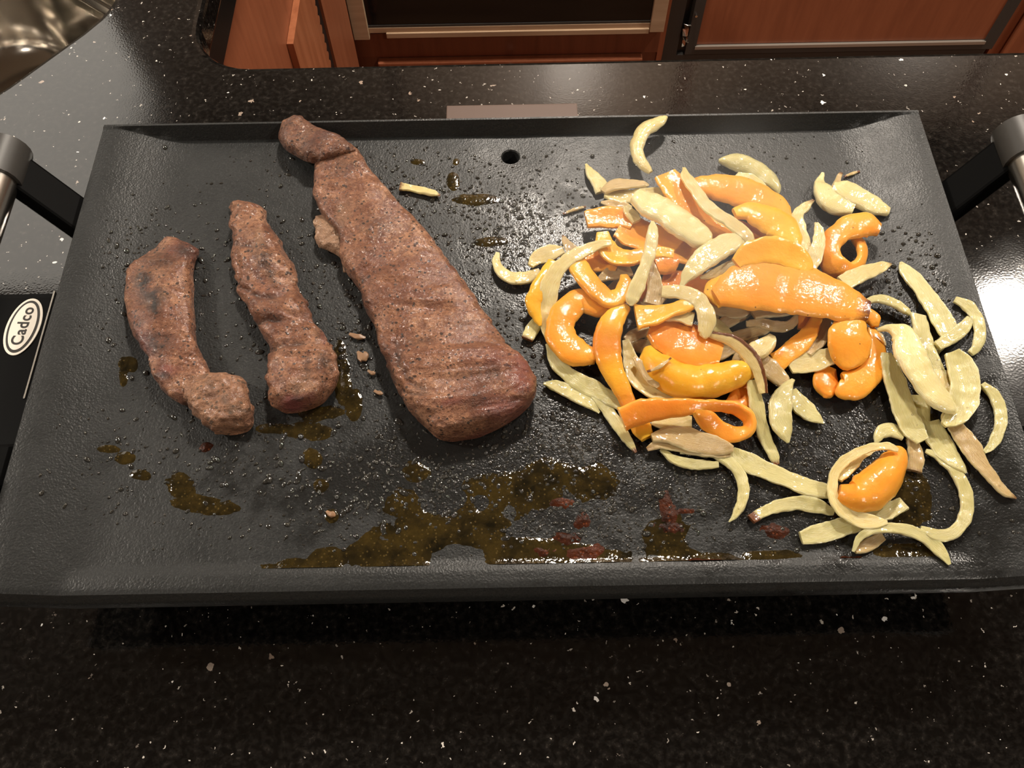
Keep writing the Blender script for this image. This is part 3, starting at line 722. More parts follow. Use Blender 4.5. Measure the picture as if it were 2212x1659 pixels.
onion('plump leaf-shaped onion strip with a notched top', [(1714, 820, 8), (1700, 838, 26), (1687, 865, 44), (1685, 900, 48), (1692, 930, 36), (1703, 957, 5)], 'onion_pale', z=8, th=3.4, group=G1)
onion('onion strip pointing out from behind the plump leaf-shaped one', [(1708, 845, 22), (1725, 868, 36), (1748, 892, 32), (1780, 915, 5)], 'onion_pale', z=3, group=G1)
onion('short square-ended onion strip in front of the pepper tongue', [(1708, 798, 18, 6), (1735, 787, 38, 7), (1765, 778, 40, 8), (1802, 768, 32, 9)], 'onion_warm', group=G1)
onion('pinkish translucent onion strip between two pepper strips', [(1792, 664, 20), (1778, 700, 34), (1762, 735, 38), (1744, 766, 18)], 'onion_tan', z=8, group=G1)
onion('thin onion arc reaching out from the largest pepper tip', [(1870, 652, 10), (1900, 646, 17), (1930, 655, 17), (1955, 670, 14), (1967, 679, 8)], 'onion_pale', z=7, group=G1)
onion('pale blade-shaped onion strip beside the curled pepper', [(1822, 612, 34, 14), (1850, 597, 36, 13), (1880, 585, 30, 11), (1905, 576, 20, 9), (1925, 571, 4, 8)], 'onion_warm', group=G1, burn=(0, .5))
onion('upright onion strip leaning against the curled pepper', [(1764, 481, 8, 17), (1770, 505, 22, 17), (1766, 535, 28, 17), (1756, 565, 30, 16), (1750, 587, 14, 15)], 'onion_warm', group=G1)
onion('bent onion strip with a browned tip at the back of the pile', [(1757, 432, 6, 12), (1739, 447, 20, 12), (1722, 466, 24, 13), (1727, 495, 26, 14), (1737, 525, 28, 15), (1745, 552, 20, 15)], 'onion_warm', burn=(.7, 0), group=G1)
onion('small translucent onion scrap behind the lumpy pepper', [(1678, 428, 8), (1690, 445, 24), (1699, 462, 18)], 'onion_tan', z=9, group=G1)
onion('wide crescent onion strip lying behind the pile', [(1552, 347, 5), (1585, 350, 28), (1620, 362, 36), (1650, 382, 36), (1672, 402, 26), (1682, 419, 4)], 'onion_pale', z=4, group=G1, camber=.2)
onion('short oval onion piece inside the wide crescent', [(1592, 376, 8), (1612, 390, 28), (1635, 405, 30), (1653, 420, 18), (1659, 430, 4)], 'onion_warm', z=8, group=G1)
# onion wedge with its root end: three leaves grown together
ow = empty('onion_wedge', unp(1835, 425, SURF), 'yellowish onion wedge with root stub and two joined leaves', 'onion')
strip('leaf', [(1777, 374, 6, 5), (1771, 398, 24, 5), (1784, 420, 44, 6), (1810, 438, 48, 6), (1842, 452, 28, 5)], 'onion_fresh', 5, parent=ow, z=5)
strip('leaf', [(1798, 406, 20, 7), (1830, 416, 42, 7), (1862, 432, 38, 6), (1895, 449, 30, 5), (1919, 459, 14, 4)], 'onion_fresh', 4, parent=ow, z=6)
strip('root_stub', [(1816, 374, 8, 7), (1809, 392, 14, 7), (1805, 410, 22, 7)], 'onion_tan', 4, parent=ow, z=7, burn=(.7, 0))
# --- heap by the right handle
onion('ribbed onion strip reaching up from the heap with a hooked tip', [(1944, 567, 6, 4), (1957, 585, 26, 5), (1985, 615, 34, 7), (2010, 650, 36, 9), (2035, 690, 40, 10), (2053, 726, 38, 10), (2060, 742, 12, 9)], 'onion_pale', group=G2)
onion('square-topped onion strip forming a V with the hooked one', [(1984, 680, 36), (1990, 710, 38), (2000, 750, 34), (2015, 785, 32), (2032, 814, 22)], 'onion_pale', z=9, group=G2)
onion('half-ring onion strip on the rim side of the heap', [(2050, 661, 10), (2078, 675, 20), (2097, 700, 23), (2104, 730, 25), (2098, 760, 22), (2084, 777, 12)], 'onion_pale', z=4, group=G2)
onion('flat onion strip lying inside the half ring', [(2082, 703, 18), (2066, 725, 27), (2040, 745, 26), (2012, 762, 20)], 'onion_pale', z=3, group=G2)
onion('small pointed onion tip in the fork of the V', [(2044, 716, 8), (2036, 738, 22), (2018, 757, 22)], 'onion_pale', z=7, group=G2)
onion('big smooth onion leaf curled over the top of the heap', [(1895, 712, 5, 12), (1925, 711, 16, 16), (1950, 725, 42, 18), (1965, 760, 58, 19), (1985, 800, 56, 19), (2010, 840, 52, 18), (2040, 870, 44, 16), (2064, 891, 10, 14)], 'onion_fresh', th=3.2, group=G2, camber=.10)
onion('long ribbed onion strip down the open side of the heap', [(1914, 763, 24), (1925, 795, 40), (1940, 845, 44), (1955, 890, 44), (1972, 925, 42), (1993, 953, 22)], 'onion_pale', z=8, group=G2)
onion('large hollow onion petal bulging against the griddle rim', [(2056, 760, 30), (2076, 790, 56), (2085, 830, 62), (2080, 870, 58), (2060, 900, 42), (2038, 917, 14)], 'onion_pale', th=3.0, z=13, group=G2, camber=-.16)
onion('folded onion petal showing under the big smooth leaf', [(2030, 800, 30), (2042, 840, 44), (2055, 880, 40), (2040, 908, 16)], 'onion_warm', z=10, group=G2)
onion('thin outer onion arc closest to the griddle side rim', [(2108, 842, 10), (2134, 870, 22), (2146, 905, 25), (2143, 940, 25), (2130, 970, 20), (2112, 989, 8)], 'onion_pale', z=3, group=G2)
onion('short onion strip at the core of the heap', [(1984, 855, 38), (1990, 900, 36), (1996, 940, 24)], 'onion_pale', z=5, group=G2)
onion('blunt translucent onion stub below the long ribbed strip', [(1970, 948, 26), (1978, 985, 32), (1975, 1018, 30)], 'onion_tan', z=3, burn=(0, .4), group=G2)
onion('spear-shaped onion strip pointing out of the heap', [(2008, 912, 36), (2030, 955, 46), (2056, 990, 34), (2087, 1022, 4)], 'onion_pale', z=5, group=G2)
onion('long browned onion strip with a forked frayed end', [(2050, 928, 24), (2085, 975, 34), (2110, 1015, 25), (2135, 1045, 22), (2155, 1070, 18), (2182, 1086, 4)], 'onion_tan', z=3, burn=(0, .6), group=G2)
onion('hooked onion strip between the heap and the lone pepper', [(1892, 957, 8), (1902, 936, 26), (1925, 929, 28), (1952, 941, 24)], 'onion_pale', z=4, group=G2)
onion('small browned onion scrap at the foot of the pepper pile', [(1888, 715, 10), (1900, 728, 14), (1908, 748, 12)], 'onion_tan', z=3, burn=(.5, 0), group=G2)
# --- around the lone pepper
onion('wide open onion arc sweeping round to the lone pepper', [(1999, 974, 8), (2037, 993, 20), (2070, 1030, 24), (2087, 1075, 27), (2085, 1115, 27), (2065, 1145, 27), (2030, 1158, 24), (1988, 1142, 12)], 'onion_pale', z=4, group=G3)
onion('C-shaped onion ring wrapped round the lone pepper', [(1940, 972, 8, 17), (1915, 964, 14, 17), (1880, 967, 18, 15), (1840, 985, 22, 13), (1810, 1010, 22, 11), (1798, 1045, 20, 10), (1803, 1080, 20, 10), (1825, 1107, 24, 10), (1855, 1122, 28, 9), (1890, 1128, 26, 9), (1917, 1128, 8, 9)], 'onion_warm', group=G3)
onion('inner onion leaf between the C-shaped ring and the lone pepper', [(1813, 1037, 14), (1835, 1010, 24), (1860, 985, 18), (1892, 969, 8)], 'onion_warm', z=9, group=G3)
onion('long straight onion strip pointing at the C-shaped ring', [(1580, 974, 16), (1600, 990, 33), (1640, 1010, 35), (1690, 1030, 33), (1740, 1050, 35), (1785, 1062, 31), (1802, 1066, 12)], 'onion_pale', z=4, group=G3)
onion('arched onion strip with a burnt square tip', [(1622, 1122, 22), (1645, 1108, 22), (1680, 1094, 24), (1720, 1087, 28), (1760, 1092, 28), (1802, 1107, 12)], 'onion_pale', z=3, burn=(1.6, 0), group=G3)
onion('wide square-ended onion strip under the C-shaped ring', [(1730, 1162, 26), (1770, 1153, 37), (1815, 1140, 41), (1870, 1122, 39), (1920, 1102, 37), (1952, 1087, 30)], 'onion_pale', z=3, group=G3)
onion('S-shaped onion strip touching the front rim', [(1843, 1192, 6, 4), (1855, 1165, 14, 6), (1880, 1146, 18, 8), (1920, 1140, 20, 8), (1965, 1147, 22, 6), (2005, 1165, 24, 4), (2032, 1192, 22, 3), (2051, 1220, 6, 3)], 'onion_pale', group=G3)
onion('short tan onion piece under the S-shaped strip', [(1845, 1189, 14), (1875, 1178, 26), (1907, 1158, 20)], 'onion_tan', z=2.5, group=G3)
# --- in front of the pile
onion('dark caramelised onion petal in front of the pepper loop', [(1408, 946, 16), (1450, 940, 36), (1500, 953, 42), (1550, 965, 32), (1584, 970, 12)], 'onion_tan', z=7, group=G1)
onion('wilted brownish onion petal, lower layer before the pepper loop', [(1398, 971, 8), (1430, 957, 24), (1480, 965, 26), (1540, 976, 24), (1578, 982, 10)], 'onion_tan', z=5, group=G1, burn=(.4, 0))
onion('drooping onion strip forming a small hoop with the sickle one', [(1428, 970, 8), (1455, 992, 18), (1500, 1003, 20), (1552, 1004, 12)], 'onion_pale', z=3, group=G1)
onion('sickle onion strip ending in a fine point on bare plate', [(1468, 975, 12), (1515, 973, 16), (1560, 988, 20), (1592, 1015, 22), (1606, 1050, 23), (1602, 1085, 20), (1590, 1110, 14), (1575, 1128, 3)], 'onion_pale', z=4, group=G1)
onion('soft onion petal under the strip of the pepper loop', [(1408, 905, 24), (1450, 912, 42), (1494, 916, 30)], 'onion_warm', z=5, group=G1)
onion('broad curved onion petal beside the long charred pepper', [(1351, 735, 14), (1362, 775, 28), (1380, 812, 46), (1412, 842, 42), (1446, 859, 24), (1468, 864, 5)], 'onion_warm', z=7, group=G1)
onion('narrow upturned onion edge inside the broad curved petal', [(1368, 773, 8), (1395, 800, 22), (1412, 825, 20), (1421, 837, 6)], 'onion_tan', z=12, group=G1)
onion('glassy onion scrap between the charred pepper and orange piece', [(1352, 737, 18), (1375, 722, 28), (1402, 711, 22)], 'onion_tan', z=4, group=G1)
onion('lone dried onion sliver beside the big steak', [(864, 403, 14), (885, 406, 13), (915, 412, 15), (935, 417, 12), (951, 423, 3)], 'onion_warm', z=2.5, th=2.5, burn=(.6, .7))

for k_ in range(26):     # buried lower layer of the pile
    a_, q_ = rng.uniform(0, 6.28), math.sqrt(rng.uniform(0, 1)); u_, v_ = 1500 + 245 * q_ * math.cos(a_) + 20, 640 + 165 * q_ * math.sin(a_)
    g_ = rng.uniform(0, 3.14); l_ = rng.uniform(35, 60); bx, by = math.cos(g_) * l_, math.sin(g_) * l_ * .85; cx_, cy_ = -by * .25, bx * .25
    onion('limp tan onion strip buried low in the pile, glimpsed through gaps', [(u_ - bx, v_ - by, 10), (u_ - bx * .4 + cx_, v_ - by * .4 + cy_, 26), (u_ + bx * .4 + cx_, v_ + by * .4 + cy_, 26), (u_ + bx, v_ + by, 8)], 'onion_tan', z=2.5 + 2.2 * rng.uniform(), group='buried onion strips')
# --- peppers
pepper('broad orange pepper strip under the long onion ribbon, square top', [(1436, 376, 44), (1462, 410, 50), (1490, 445, 52), (1525, 475, 56), (1560, 497, 54), (1588, 514, 38)], z=13, group=GP)
pepper('orange pepper strip along the back of the pile', [(1498, 402, 26), (1540, 404, 46), (1590, 412, 52), (1640, 430, 52), (1680, 450, 42), (1702, 474, 22)], z=11, group=GP)
pepper('lumpy golden pepper piece between the back strip and the largest', [(1586, 463, 20), (1615, 458, 36), (1650, 470, 52), (1685, 490, 62), (1705, 520, 54), (1702, 545, 28)], 'pepper_gold', z=16, group=GP)
pepper('deep orange pepper end beneath the lumpy golden piece', [(1588, 488, 26), (1620, 505, 40), (1652, 522, 32)], 'pepper_red', z=9, group=GP)
pepper('stub-ended orange pepper strip poking out toward the steaks', [(1266, 474, 32), (1300, 470, 38), (1335, 471, 38), (1368, 482, 28)], z=11, group=GP)
pepper('wide orange pepper piece under the broad onion wedge', [(1338, 488, 50), (1380, 505, 72), (1430, 522, 74), (1480, 538, 66), (1524, 548, 36)], z=11, group=GP)
pepper('golden pepper strip curving below the wide orange piece', [(1301, 503, 24), (1308, 530, 38), (1330, 552, 40), (1360, 557, 36), (1390, 550, 28), (1425, 546, 24), (1455, 550, 18)], 'pepper_gold', z=15, group=GP)
pepper('V-shaped orange pepper strip with a glossy bend', [(1242, 560, 34), (1258, 590, 40), (1285, 622, 38), (1315, 646, 38), (1340, 638, 36), (1350, 614, 30), (1348, 595, 14)], z=15, group=GP, m='pepper_gold', red=.4)
pepper('flat orange pepper piece behind the V-shaped strip', [(1260, 552, 32), (1295, 563, 46), (1334, 577, 20)], z=9, group=GP)
pepper('pointed yellow pepper strip at the edge of the pile', [(1197, 568, 26, 10), (1176, 600, 28, 11), (1160, 632, 32, 11), (1152, 656, 32, 10), (1160, 685, 20, 8), (1167, 704, 5, 7)], 'pepper_gold', group=GP)
pepper('C-shaped orange pepper with dark specks on its bend', [(1334, 668, 12), (1297, 667, 34), (1258, 650, 46), (1228, 668, 52), (1211, 698, 56), (1214, 732, 58), (1242, 760, 54), (1288, 772, 24)], z=9, th=4, group=GP, camber=.10, twist=0, burn=(0, .3))
pepper('long orange pepper strip with a charred seam', [(1354, 662, 20, 14), (1326, 690, 44, 14), (1312, 730, 52, 13), (1315, 775, 50, 12), (1330, 815, 40, 10), (1348, 850, 32, 8), (1365, 890, 32, 6), (1385, 925, 38, 4), (1399, 947, 28, 4)], 'pepper_gold', th=4, group=GP, camber=.10, twist=0, red=.7)
pepper('yellow pepper strip bridging the charred one and the onion arch', [(1374, 684, 52, 18), (1410, 681, 46, 18), (1450, 670, 32, 19), (1485, 660, 25, 19), (1510, 651, 14, 19)], 'pepper_gold', group=GP)
pepper('smooth oval orange pepper piece above the sausage-shaped one', [(1403, 712, 30), (1435, 724, 66), (1480, 740, 80), (1520, 755, 74), (1558, 766, 38)], 'pepper_red', th=4, z=12, group=GP, camber=.06)
pepper('sausage-shaped golden pepper with a wet shine', [(1401, 752, 24), (1412, 785, 54), (1445, 813, 66), (1490, 827, 68), (1540, 822, 66), (1590, 808, 52), (1624, 804, 24)], 'pepper_gold', th=9, z=9, group=GP, camber=.22, roundness=.3, twist=0)
pepper('flat orange flap under the sausage-shaped pepper', [(1612, 828, 34), (1600, 860, 48), (1576, 882, 30)], 'pepper_red', z=4, group=GP)
pepper('orange pepper strip twisted into an open loop', [(1343, 906, 46, 14, 25), (1385, 890, 46, 15, 25), (1440, 882, 36, 16, 20), (1490, 879, 30, 17, 20), (1540, 876, 22, 15, 30), (1585, 881, 24, 12, 45), (1616, 902, 26, 9, 50), (1615, 929, 28, 7, 30), (1580, 938, 32, 7, -10), (1545, 922, 34, 9, -25), (1519, 900, 32, 13, -20), (1500, 884, 16, 17, 0)], 'pepper_red', th=3.8, group=GP, camber=.06)
lp = empty('pepper_strip', unp(1710, 630, SURF), 'largest broad orange pepper piece lying on top of the pile', 'pepper', GP)
strip('flesh', [(1547, 645, 36, 20), (1590, 627, 82, 22), (1650, 615, 108, 23), (1710, 620, 104, 22), (1770, 636, 88, 20), (1830, 656, 68, 17), (1875, 672, 36, 15)], 'pepper', 4, camber=.05, roundness=1., lump=.25, parent=lp, burn=(0, .7), red=.15)
strip('folded_end', [(1580, 598, 14, 18, 20), (1556, 612, 34, 19, 20), (1540, 630, 36, 18, 10), (1545, 648, 22, 18), (1556, 664, 8, 18)], 'pepper_gold', 4, parent=lp)
pepper('golden pepper strip arched over the largest piece', [(1590, 570, 26, 24), (1622, 550, 46, 26), (1665, 541, 48, 27), (1705, 549, 46, 26), (1736, 571, 38, 24), (1750, 592, 12, 22)], 'pepper_gold', group=GP)
pepper('curled orange pepper with a round hole at the edge of the pile', [(1899, 496, 22, 12, 0), (1870, 486, 46, 13, 0), (1835, 492, 50, 13, 10), (1802, 514, 46, 12, 20), (1791, 546, 42, 11, 30), (1804, 577, 38, 10, 45), (1838, 584, 32, 9, 50), (1860, 562, 26, 8, 45), (1859, 532, 24, 8, 20), (1845, 514, 14, 8, 10)], 'pepper', th=4, group=GP, camber=.08, burn=(.3, 0))
pepper('tongue-shaped orange pepper hanging over the front of the pile', [(1836, 688, 56, 14), (1836, 725, 84, 15), (1832, 760, 82, 13), (1828, 785, 52, 11), (1826, 800, 12, 10)], th=3.5, group=GP, camber=.05)
pepper('rounded orange pepper bend behind the tongue-shaped one', [(1880, 708, 14), (1894, 750, 34), (1886, 795, 50), (1858, 824, 60), (1825, 836, 50), (1810, 830, 18)], z=7, group=GP)
pepper('blunt amber pepper stub below the tongue-shaped one', [(1786, 795, 40), (1783, 825, 54), (1785, 848, 36), (1783, 860, 6)], 'pepper_red', z=4, group=GP)
pepper('slender orange pepper strip slanting out from the largest piece', [(1771, 668, 14, 11), (1757, 705, 28, 10), (1735, 735, 38, 9), (1700, 765, 40, 7), (1673, 786, 36, 5), (1661, 777, 12, 5)], group=GP)
pepper('small orange pepper end beside the ruffled onion', [(1737, 665, 28), (1736, 692, 30), (1730, 712, 14)], 'pepper_red', z=6, group=GP)
pepper('knob-like orange pepper end next to the tongue-shaped one', [(1868, 676, 22), (1884, 690, 30), (1890, 706, 14)], z=9, group=GP)
pepper('soft reddish pepper piece below the golden curve', [(1415, 574, 34), (1442, 567, 46), (1464, 560, 16)], 'pepper_red', z=13, group=GP)
pepper('deep orange pepper showing beside the bright onion stick', [(1388, 592, 26), (1382, 620, 34), (1376, 648, 26)], 'pepper_red', z=9, group=GP)
pepper('sunken dark orange pepper in the middle of the pile', [(1430, 605, 34), (1475, 615, 54), (1525, 628, 50), (1560, 640, 24)], 'pepper_red', z=8, group=GP)
pepper('lone kidney-shaped orange pepper near the front rim', [(1810, 1064, 30), (1845, 1075, 64), (1885, 1056, 80), (1919, 1016, 68), (1935, 985, 48), (1926, 966, 16)], th=9, z=9, camber=.22, m='pepper', roundness=.3, twist=0)
tag(strip('burnt_shred', [(1398, 803, 5, 17), (1428, 790, 8, 20), (1449, 773, 4, 20)], 'onion_tan', 1.5, burn=(2, 2)), 'dark burnt shred stuck on the sausage-shaped pepper', 'scrap')
tag(strip('burnt_shred', [(1824, 383, 4), (1838, 376, 6), (1857, 370, 4)], 'onion_tan', 1.5, z=1.5, burn=(1.5, 1.5)), 'thin brown shred beside the onion wedge', 'scrap')
tag(strip('burnt_shred', [(1216, 462, 4), (1245, 452, 6), (1266, 447, 3)], 'onion_tan', 1.5, z=1.2, burn=(1.5, 1.5)), 'thin reddish shred behind the stub-ended pepper', 'scrap')
for u, v, a, b, lb in ((772, 727, 22, 10, 'pale meat crumb nearest the flank steak'), (783, 770, 12, 22, 'stringy pale meat scrap between the two beef pieces'), (803, 805, 10, 8, 'tiny tan meat crumb, middle one of three'), (818, 848, 12, 8, 'tan meat crumb beside the thick end of the steak'), (715, 1110, 12, 12, 'browned crumb sitting in an oil drop')):
    tag(strip('meat_crumb', [(u - a * .8, v - b * .5, 5), (u - a * .2, v, b * .8), (u + a * .3, v + 2, b), (u + a * .8, v + b * .4, 4)], 'crumb', 2, z=1.5), lb, 'scrap')
#FOOD_END

# ------------------------------------------------------------------ beef
def loft(name, rows, H, crop, n=110, K=44, zf=.35, lift=0., parent=None, org=None, nexp=3.2, marks=None, amp=1.0, seed=0., creases=()):
    """body between a left and a right outline given as crop-pixel pairs; H = height mm per row"""
    ox, oy, s = crop
    A = []
    for i, ((lx, ly), (rx, ry)) in enumerate(rows):
        A.append([ox + lx / s, oy + ly / s, ox + rx / s, oy + ry / s, H[i] if isinstance(H, (list, tuple)) else H])
    R = cat(A, n); vs, fs, mk = [], [], []
    lf = lift if isinstance(lift, (list, tuple)) else [lift] * len(rows)
    LF = cat([[q] for q in lf], n)[:, 0]
    for i in range(n + 1):
        h = R[i, 4] * .001 * (1 + .12 * nz((i * .05, 0, 0), 2.2, seed)); fr = i / n
        endf = math.sqrt(max(0., 1 - max(0., 1 - min(fr, 1 - fr) / .045) ** 2)); h *= .35 + .65 * endf
        zb = SURF + .0004 + LF[i] * .001
        a = unp(R[i, 0], R[i, 1], zb + zf * h); b = unp(R[i, 2], R[i, 3], zb + zf * h)
        a.z = b.z = zb; d = b - a
        for k in range(K):
            q = 2 * math.pi * k / K; c, s_ = math.cos(q), math.sin(q)
            x = math.copysign(abs(c) ** (2 / nexp), c); y = math.copysign(abs(s_) ** (2 / nexp), s_)
            p = a + d * (.5 - .5 * x) + Vector((0, 0, h * (.42 + .58 * y) if y > 0 else h * (.42 + .42 * y)))
            if y > -.4:
                f_ = min(1., (y + .4) / .5)
                q1 = nz(p, 55, seed) * .0016 + nz(p, 130, seed + 4) * .0011 + nz(p, 300, seed + 8) * .0012 + nz(p, 640, seed + 9) * .0006
                p.z += amp * q1 * f_ * max(0, y)
                hd = Vector((d.x, d.y, 0)).normalized()
                p -= hd * math.copysign(1, x) * amp * (nz(p, 80, seed + 2) * .0016 + nz(p, 210, seed + 6) * .0013 + nz(p, 480, seed + 7) * .0009) * abs(x) ** 3
            uu, vv = proj(p); mm = list(marks(uu, vv, y)) if marks else [0, 0, 0]
            if y > .1:
                for pl, dep, wd in creases:
                    dd = min(segd(uu, vv, *pl[q_], *pl[q_ + 1]) for q_ in range(len(pl) - 1))
                    if dd < wd * 2.5:
                        g_ = math.exp(-(dd / wd) ** 2); p.z -= dep * .001 * g_; mm[0] = max(mm[0], .75 * g_)  # crease shade painted in through the char channel
            vs.append(p); mk.append(tuple(mm))
    for i in range(n):
        for k in range(K):
            k2 = (k + 1) % K; fs.append((i * K + k, i * K + k2, (i + 1) * K + k2, (i + 1) * K + k))
    fs.append(tuple(range(K))[::-1]); fs.append(tuple(range(n * K, (n + 1) * K)))
    o_ = org if org is not None else Vector((0, 0, 0))
    me = bpy.data.meshes.new(name); me.from_pydata([tuple(v - o_) for v in vs], [], fs); me.update()
    me.polygons.foreach_set('use_smooth', [True] * len(me.polygons)); setmark(me, mk)
    bm = bmesh.new(); bm.from_mesh(me); bmesh.ops.recalc_face_normals(bm, faces=bm.faces[:]); bm.to_mesh(me); bm.free()
    o = bpy.data.objects.new(name, me); COL.objects.link(o); me.materials.append(M['meat'])
    if parent: o.parent = parent
    md = o.modifiers.new('sub', 'SUBSURF'); md.levels = md.render_levels = 1
    return o
def segd(u, v, a, b, c, d):
    l2 = (c - a) ** 2 + (d - b) ** 2; t = max(0., min(1., ((u - a) * (c - a) + (v - b) * (d - b)) / l2)) if l2 else 0.
    return math.hypot(u - a - t * (c - a), v - b - t * (d - b))
def blobs(lst):
    def f(u, v):
        return max([0.] + [a * max(0., 1 - ((u - x) / rx) ** 2 - ((v - y) / ry) ** 2) for x, y, rx, ry, a in lst])
    return f
c1 = (230, 230, 3.386); c2 = (230, 500, 3.403); c3 = (640, 400, 2.86)
def conv(p, src, dst):
    u, v = src[0] + p[0] / src[2], src[1] + p[1] / src[2]; return ((u - dst[0]) * dst[2], (v - dst[1]) * dst[2])

# small curved strip with a folded end
org = unp(400, 740, SURF); t = empty('beef_strip', org, 'small curved seared beef strip with charred top and folded end', 'meat')
burn1 = blobs([(310, 610, 30, 35, 1.2), (330, 640, 40, 30, 1.1), (400, 540, 30, 30, .9), (330, 740, 50, 35, .8), (350, 560, 60, 40, .6), (330, 660, 22, 22, 1.3), (350, 810, 25, 12, .9)])
pink1 = blobs([(365, 800, 25, 18, .9), (400, 540, 60, 30, .35), (310, 740, 30, 40, .5), (540, 900, 20, 40, .4)])
rows = [((462, 55), (515, 60)), ((370, 140), (672, 140)), ((232, 240), (655, 215)), ((172, 315), (640, 310)), ((165, 450), (640, 450)), ((160, 590), (650, 600)), ((205, 770), (660, 780)), ((265, 870), (690, 880)), ((330, 960), (740, 980)), ((345, 1060), (785, 1080)), ((400, 1160), (790, 1150)), ((480, 1230), (760, 1230)), ((600, 1290), (700, 1290))]
loft('body', rows, [5, 9, 12, 14, 15, 15, 15, 14, 14, 13, 12, 10, 6], c2, parent=t, org=org, seed=3., marks=lambda u, v, y: (burn1(u, v) if y > 0 else 0, pink1(u, v), 0))
rows = [((555, 1160), (690, 1085)), ((590, 1230), (880, 1062)), ((620, 1310), (1010, 1120)), ((690, 1410), (1075, 1260)), ((800, 1475), (1088, 1390)), ((890, 1492), (1050, 1460))]
loft('folded_end', rows, [10, 16, 19, 19, 16, 9], c2, n=60, parent=t, org=org, seed=13., nexp=2.4, amp=1.7, creases=[([(430, 800), (455, 830), (450, 870)], 2., 6), ([(470, 850), (500, 880), (540, 890)], 1.4, 5)], marks=lambda u, v, y: (blobs([(498, 890, 10, 8, 1.2), (508, 915, 6, 6, 1.2)])(u, v), .25 * pink1(u, v), .16))

# narrow ragged strip with the pink end
org = unp(620, 690, SURF); t = empty('beef_strip', org, 'narrow ragged beef strip with a pink raw end in grease', 'meat')
B = lambda *p: [(conv(a, c1, c2), conv(b, c1, c2)) for a, b in p]
rows = B(((925, 715), (1010, 712)), ((912, 790), (1140, 760)), ((914, 880), (1200, 880)), ((940, 1000), (1265, 1000)), ((948, 1180), (1375, 1180)))
rows += [((985, 420), (1430, 440)), ((1010, 520), (1480, 540)), ((1085, 650), (1520, 640)), ((1140, 740), (1580, 750)), ((1212, 850), (1650, 850)), ((1195, 950), (1705, 930)), ((1188, 1080), (1715, 1010)), ((1205, 1200), (1690, 1110)), ((1235, 1295), (1610, 1245)), ((1330, 1340), (1450, 1320))]
pink2 = blobs([(632, 872, 34, 26, 1.5), (668, 860, 22, 20, .8), (700, 720, 10, 40, .7), (570, 600, 24, 40, .35)])
burn2 = blobs([(568, 560, 26, 40, .8), (565, 590, 16, 30, .6), (700, 790, 22, 40, .8), (690, 720, 14, 40, .5), (640, 860, 20, 10, .8)])
fat2 = blobs([(560, 510, 14, 26, .3), (650, 830, 40, 20, .2)])
loft('body', rows, [6, 10, 12, 13, 14, 14, 14, 14, 14, 15, 16, 17, 17, 14, 7], c2, parent=t, org=org, seed=23., amp=1.7, creases=[([(505, 525), (540, 532)], 2, 5), ([(520, 618), (560, 640), (600, 640)], 2.2, 5), ([(548, 700), (575, 688), (600, 690)], 2.4, 6), ([(580, 755), (620, 742), (655, 740)], 2.4, 6), ([(668, 770), (660, 815), (640, 850)], 2, 5), ([(572, 530), (578, 570), (590, 610)], -2.4, 10), ([(705, 780), (712, 800)], 4, 6)], nexp=2.6, marks=lambda u, v, y: (burn2(u, v), pink2(u, v), fat2(u, v)))

# the large piece
org = unp(900, 640, SURF); t = empty('flank_steak', org, 'large thick seared flank steak with a folded-over tip', 'meat')
B = lambda *p: [(conv(a, c1, c3), conv(b, c1, c3)) for a, b in p]
rows = B(((1545, 330), (1800, 285)), ((1530, 420), (1870, 380)), ((1525, 560), (1960, 520)), ((1535, 720), (2080, 670)))
rows += [((265, 330), (800, 300)), ((285, 470), (900, 430)), ((340, 580), (985, 545)), ((395, 660), (1060, 655)), ((425, 770), (1140, 770)), ((490, 890), (1225, 890)), ((522, 1010), (1305, 1010)), ((560, 1110), (1390, 1090)), ((605, 1215), (1450, 1165)), ((650, 1310), (1478, 1230)), ((720, 1415), (1465, 1320)), ((800, 1495), (1400, 1395)), ((870, 1555), (1290, 1470)), ((960, 1582), (1120, 1560))]
pink3 = blobs([(1130, 800, 40, 70, .9), (1100, 880, 60, 40, .7), (1060, 950, 60, 20, .5), (1075, 770, 60, 30, .5), (965, 870, 20, 12, .8)])
burn3 = blobs([(1070, 800, 40, 25, .5), (1020, 810, 30, 20, .5), (735, 350, 50, 60, .5), (815, 490, 50, 40, .4), (890, 740, 30, 12, .5), (1000, 700, 20, 12, .5)])
fat3 = blobs([(740, 460, 20, 40, .25)])
loft('body', rows, [10, 13, 14, 15, 16, 16, 17, 18, 18, 19, 20, 21, 22, 23, 23, 21, 17, 9], c3, n=150, K=52, parent=t, org=org, seed=43., nexp=4.2, amp=1.0, creases=[([(852, 735), (862, 790), (885, 825), (915, 842)], 2.6, 5), ([(832, 770), (845, 815), (878, 848), (925, 850)], 2.2, 4), ([(880, 742), (905, 735)], 1.2, 5)], marks=lambda u, v, y: (burn3(u, v), pink3(u, v), fat3(u, v)))
rows = [((1258, 240), (1290, 118)), ((1300, 305), (1415, 108)), ((1370, 350), (1500, 155)), ((1450, 392), (1610, 205)), ((1525, 410), (1730, 245)), ((1590, 410), (1800, 300)), ((1660, 400), (1830, 345))]
loft('folded_tip', rows, [7, 12, 13, 13, 12, 9, 5], c1, n=60, parent=t, org=org, seed=53., lift=[4, 4, 4, 5, 7, 9, 9], marks=lambda u, v, y: (.45, .1, 0))
rows = [((120, 190), (215, 170)), ((115, 280), (290, 230)), ((130, 370), (300, 310)), ((200, 405), (310, 370)), ((270, 450), (330, 440)), ((285, 540), (350, 540))]
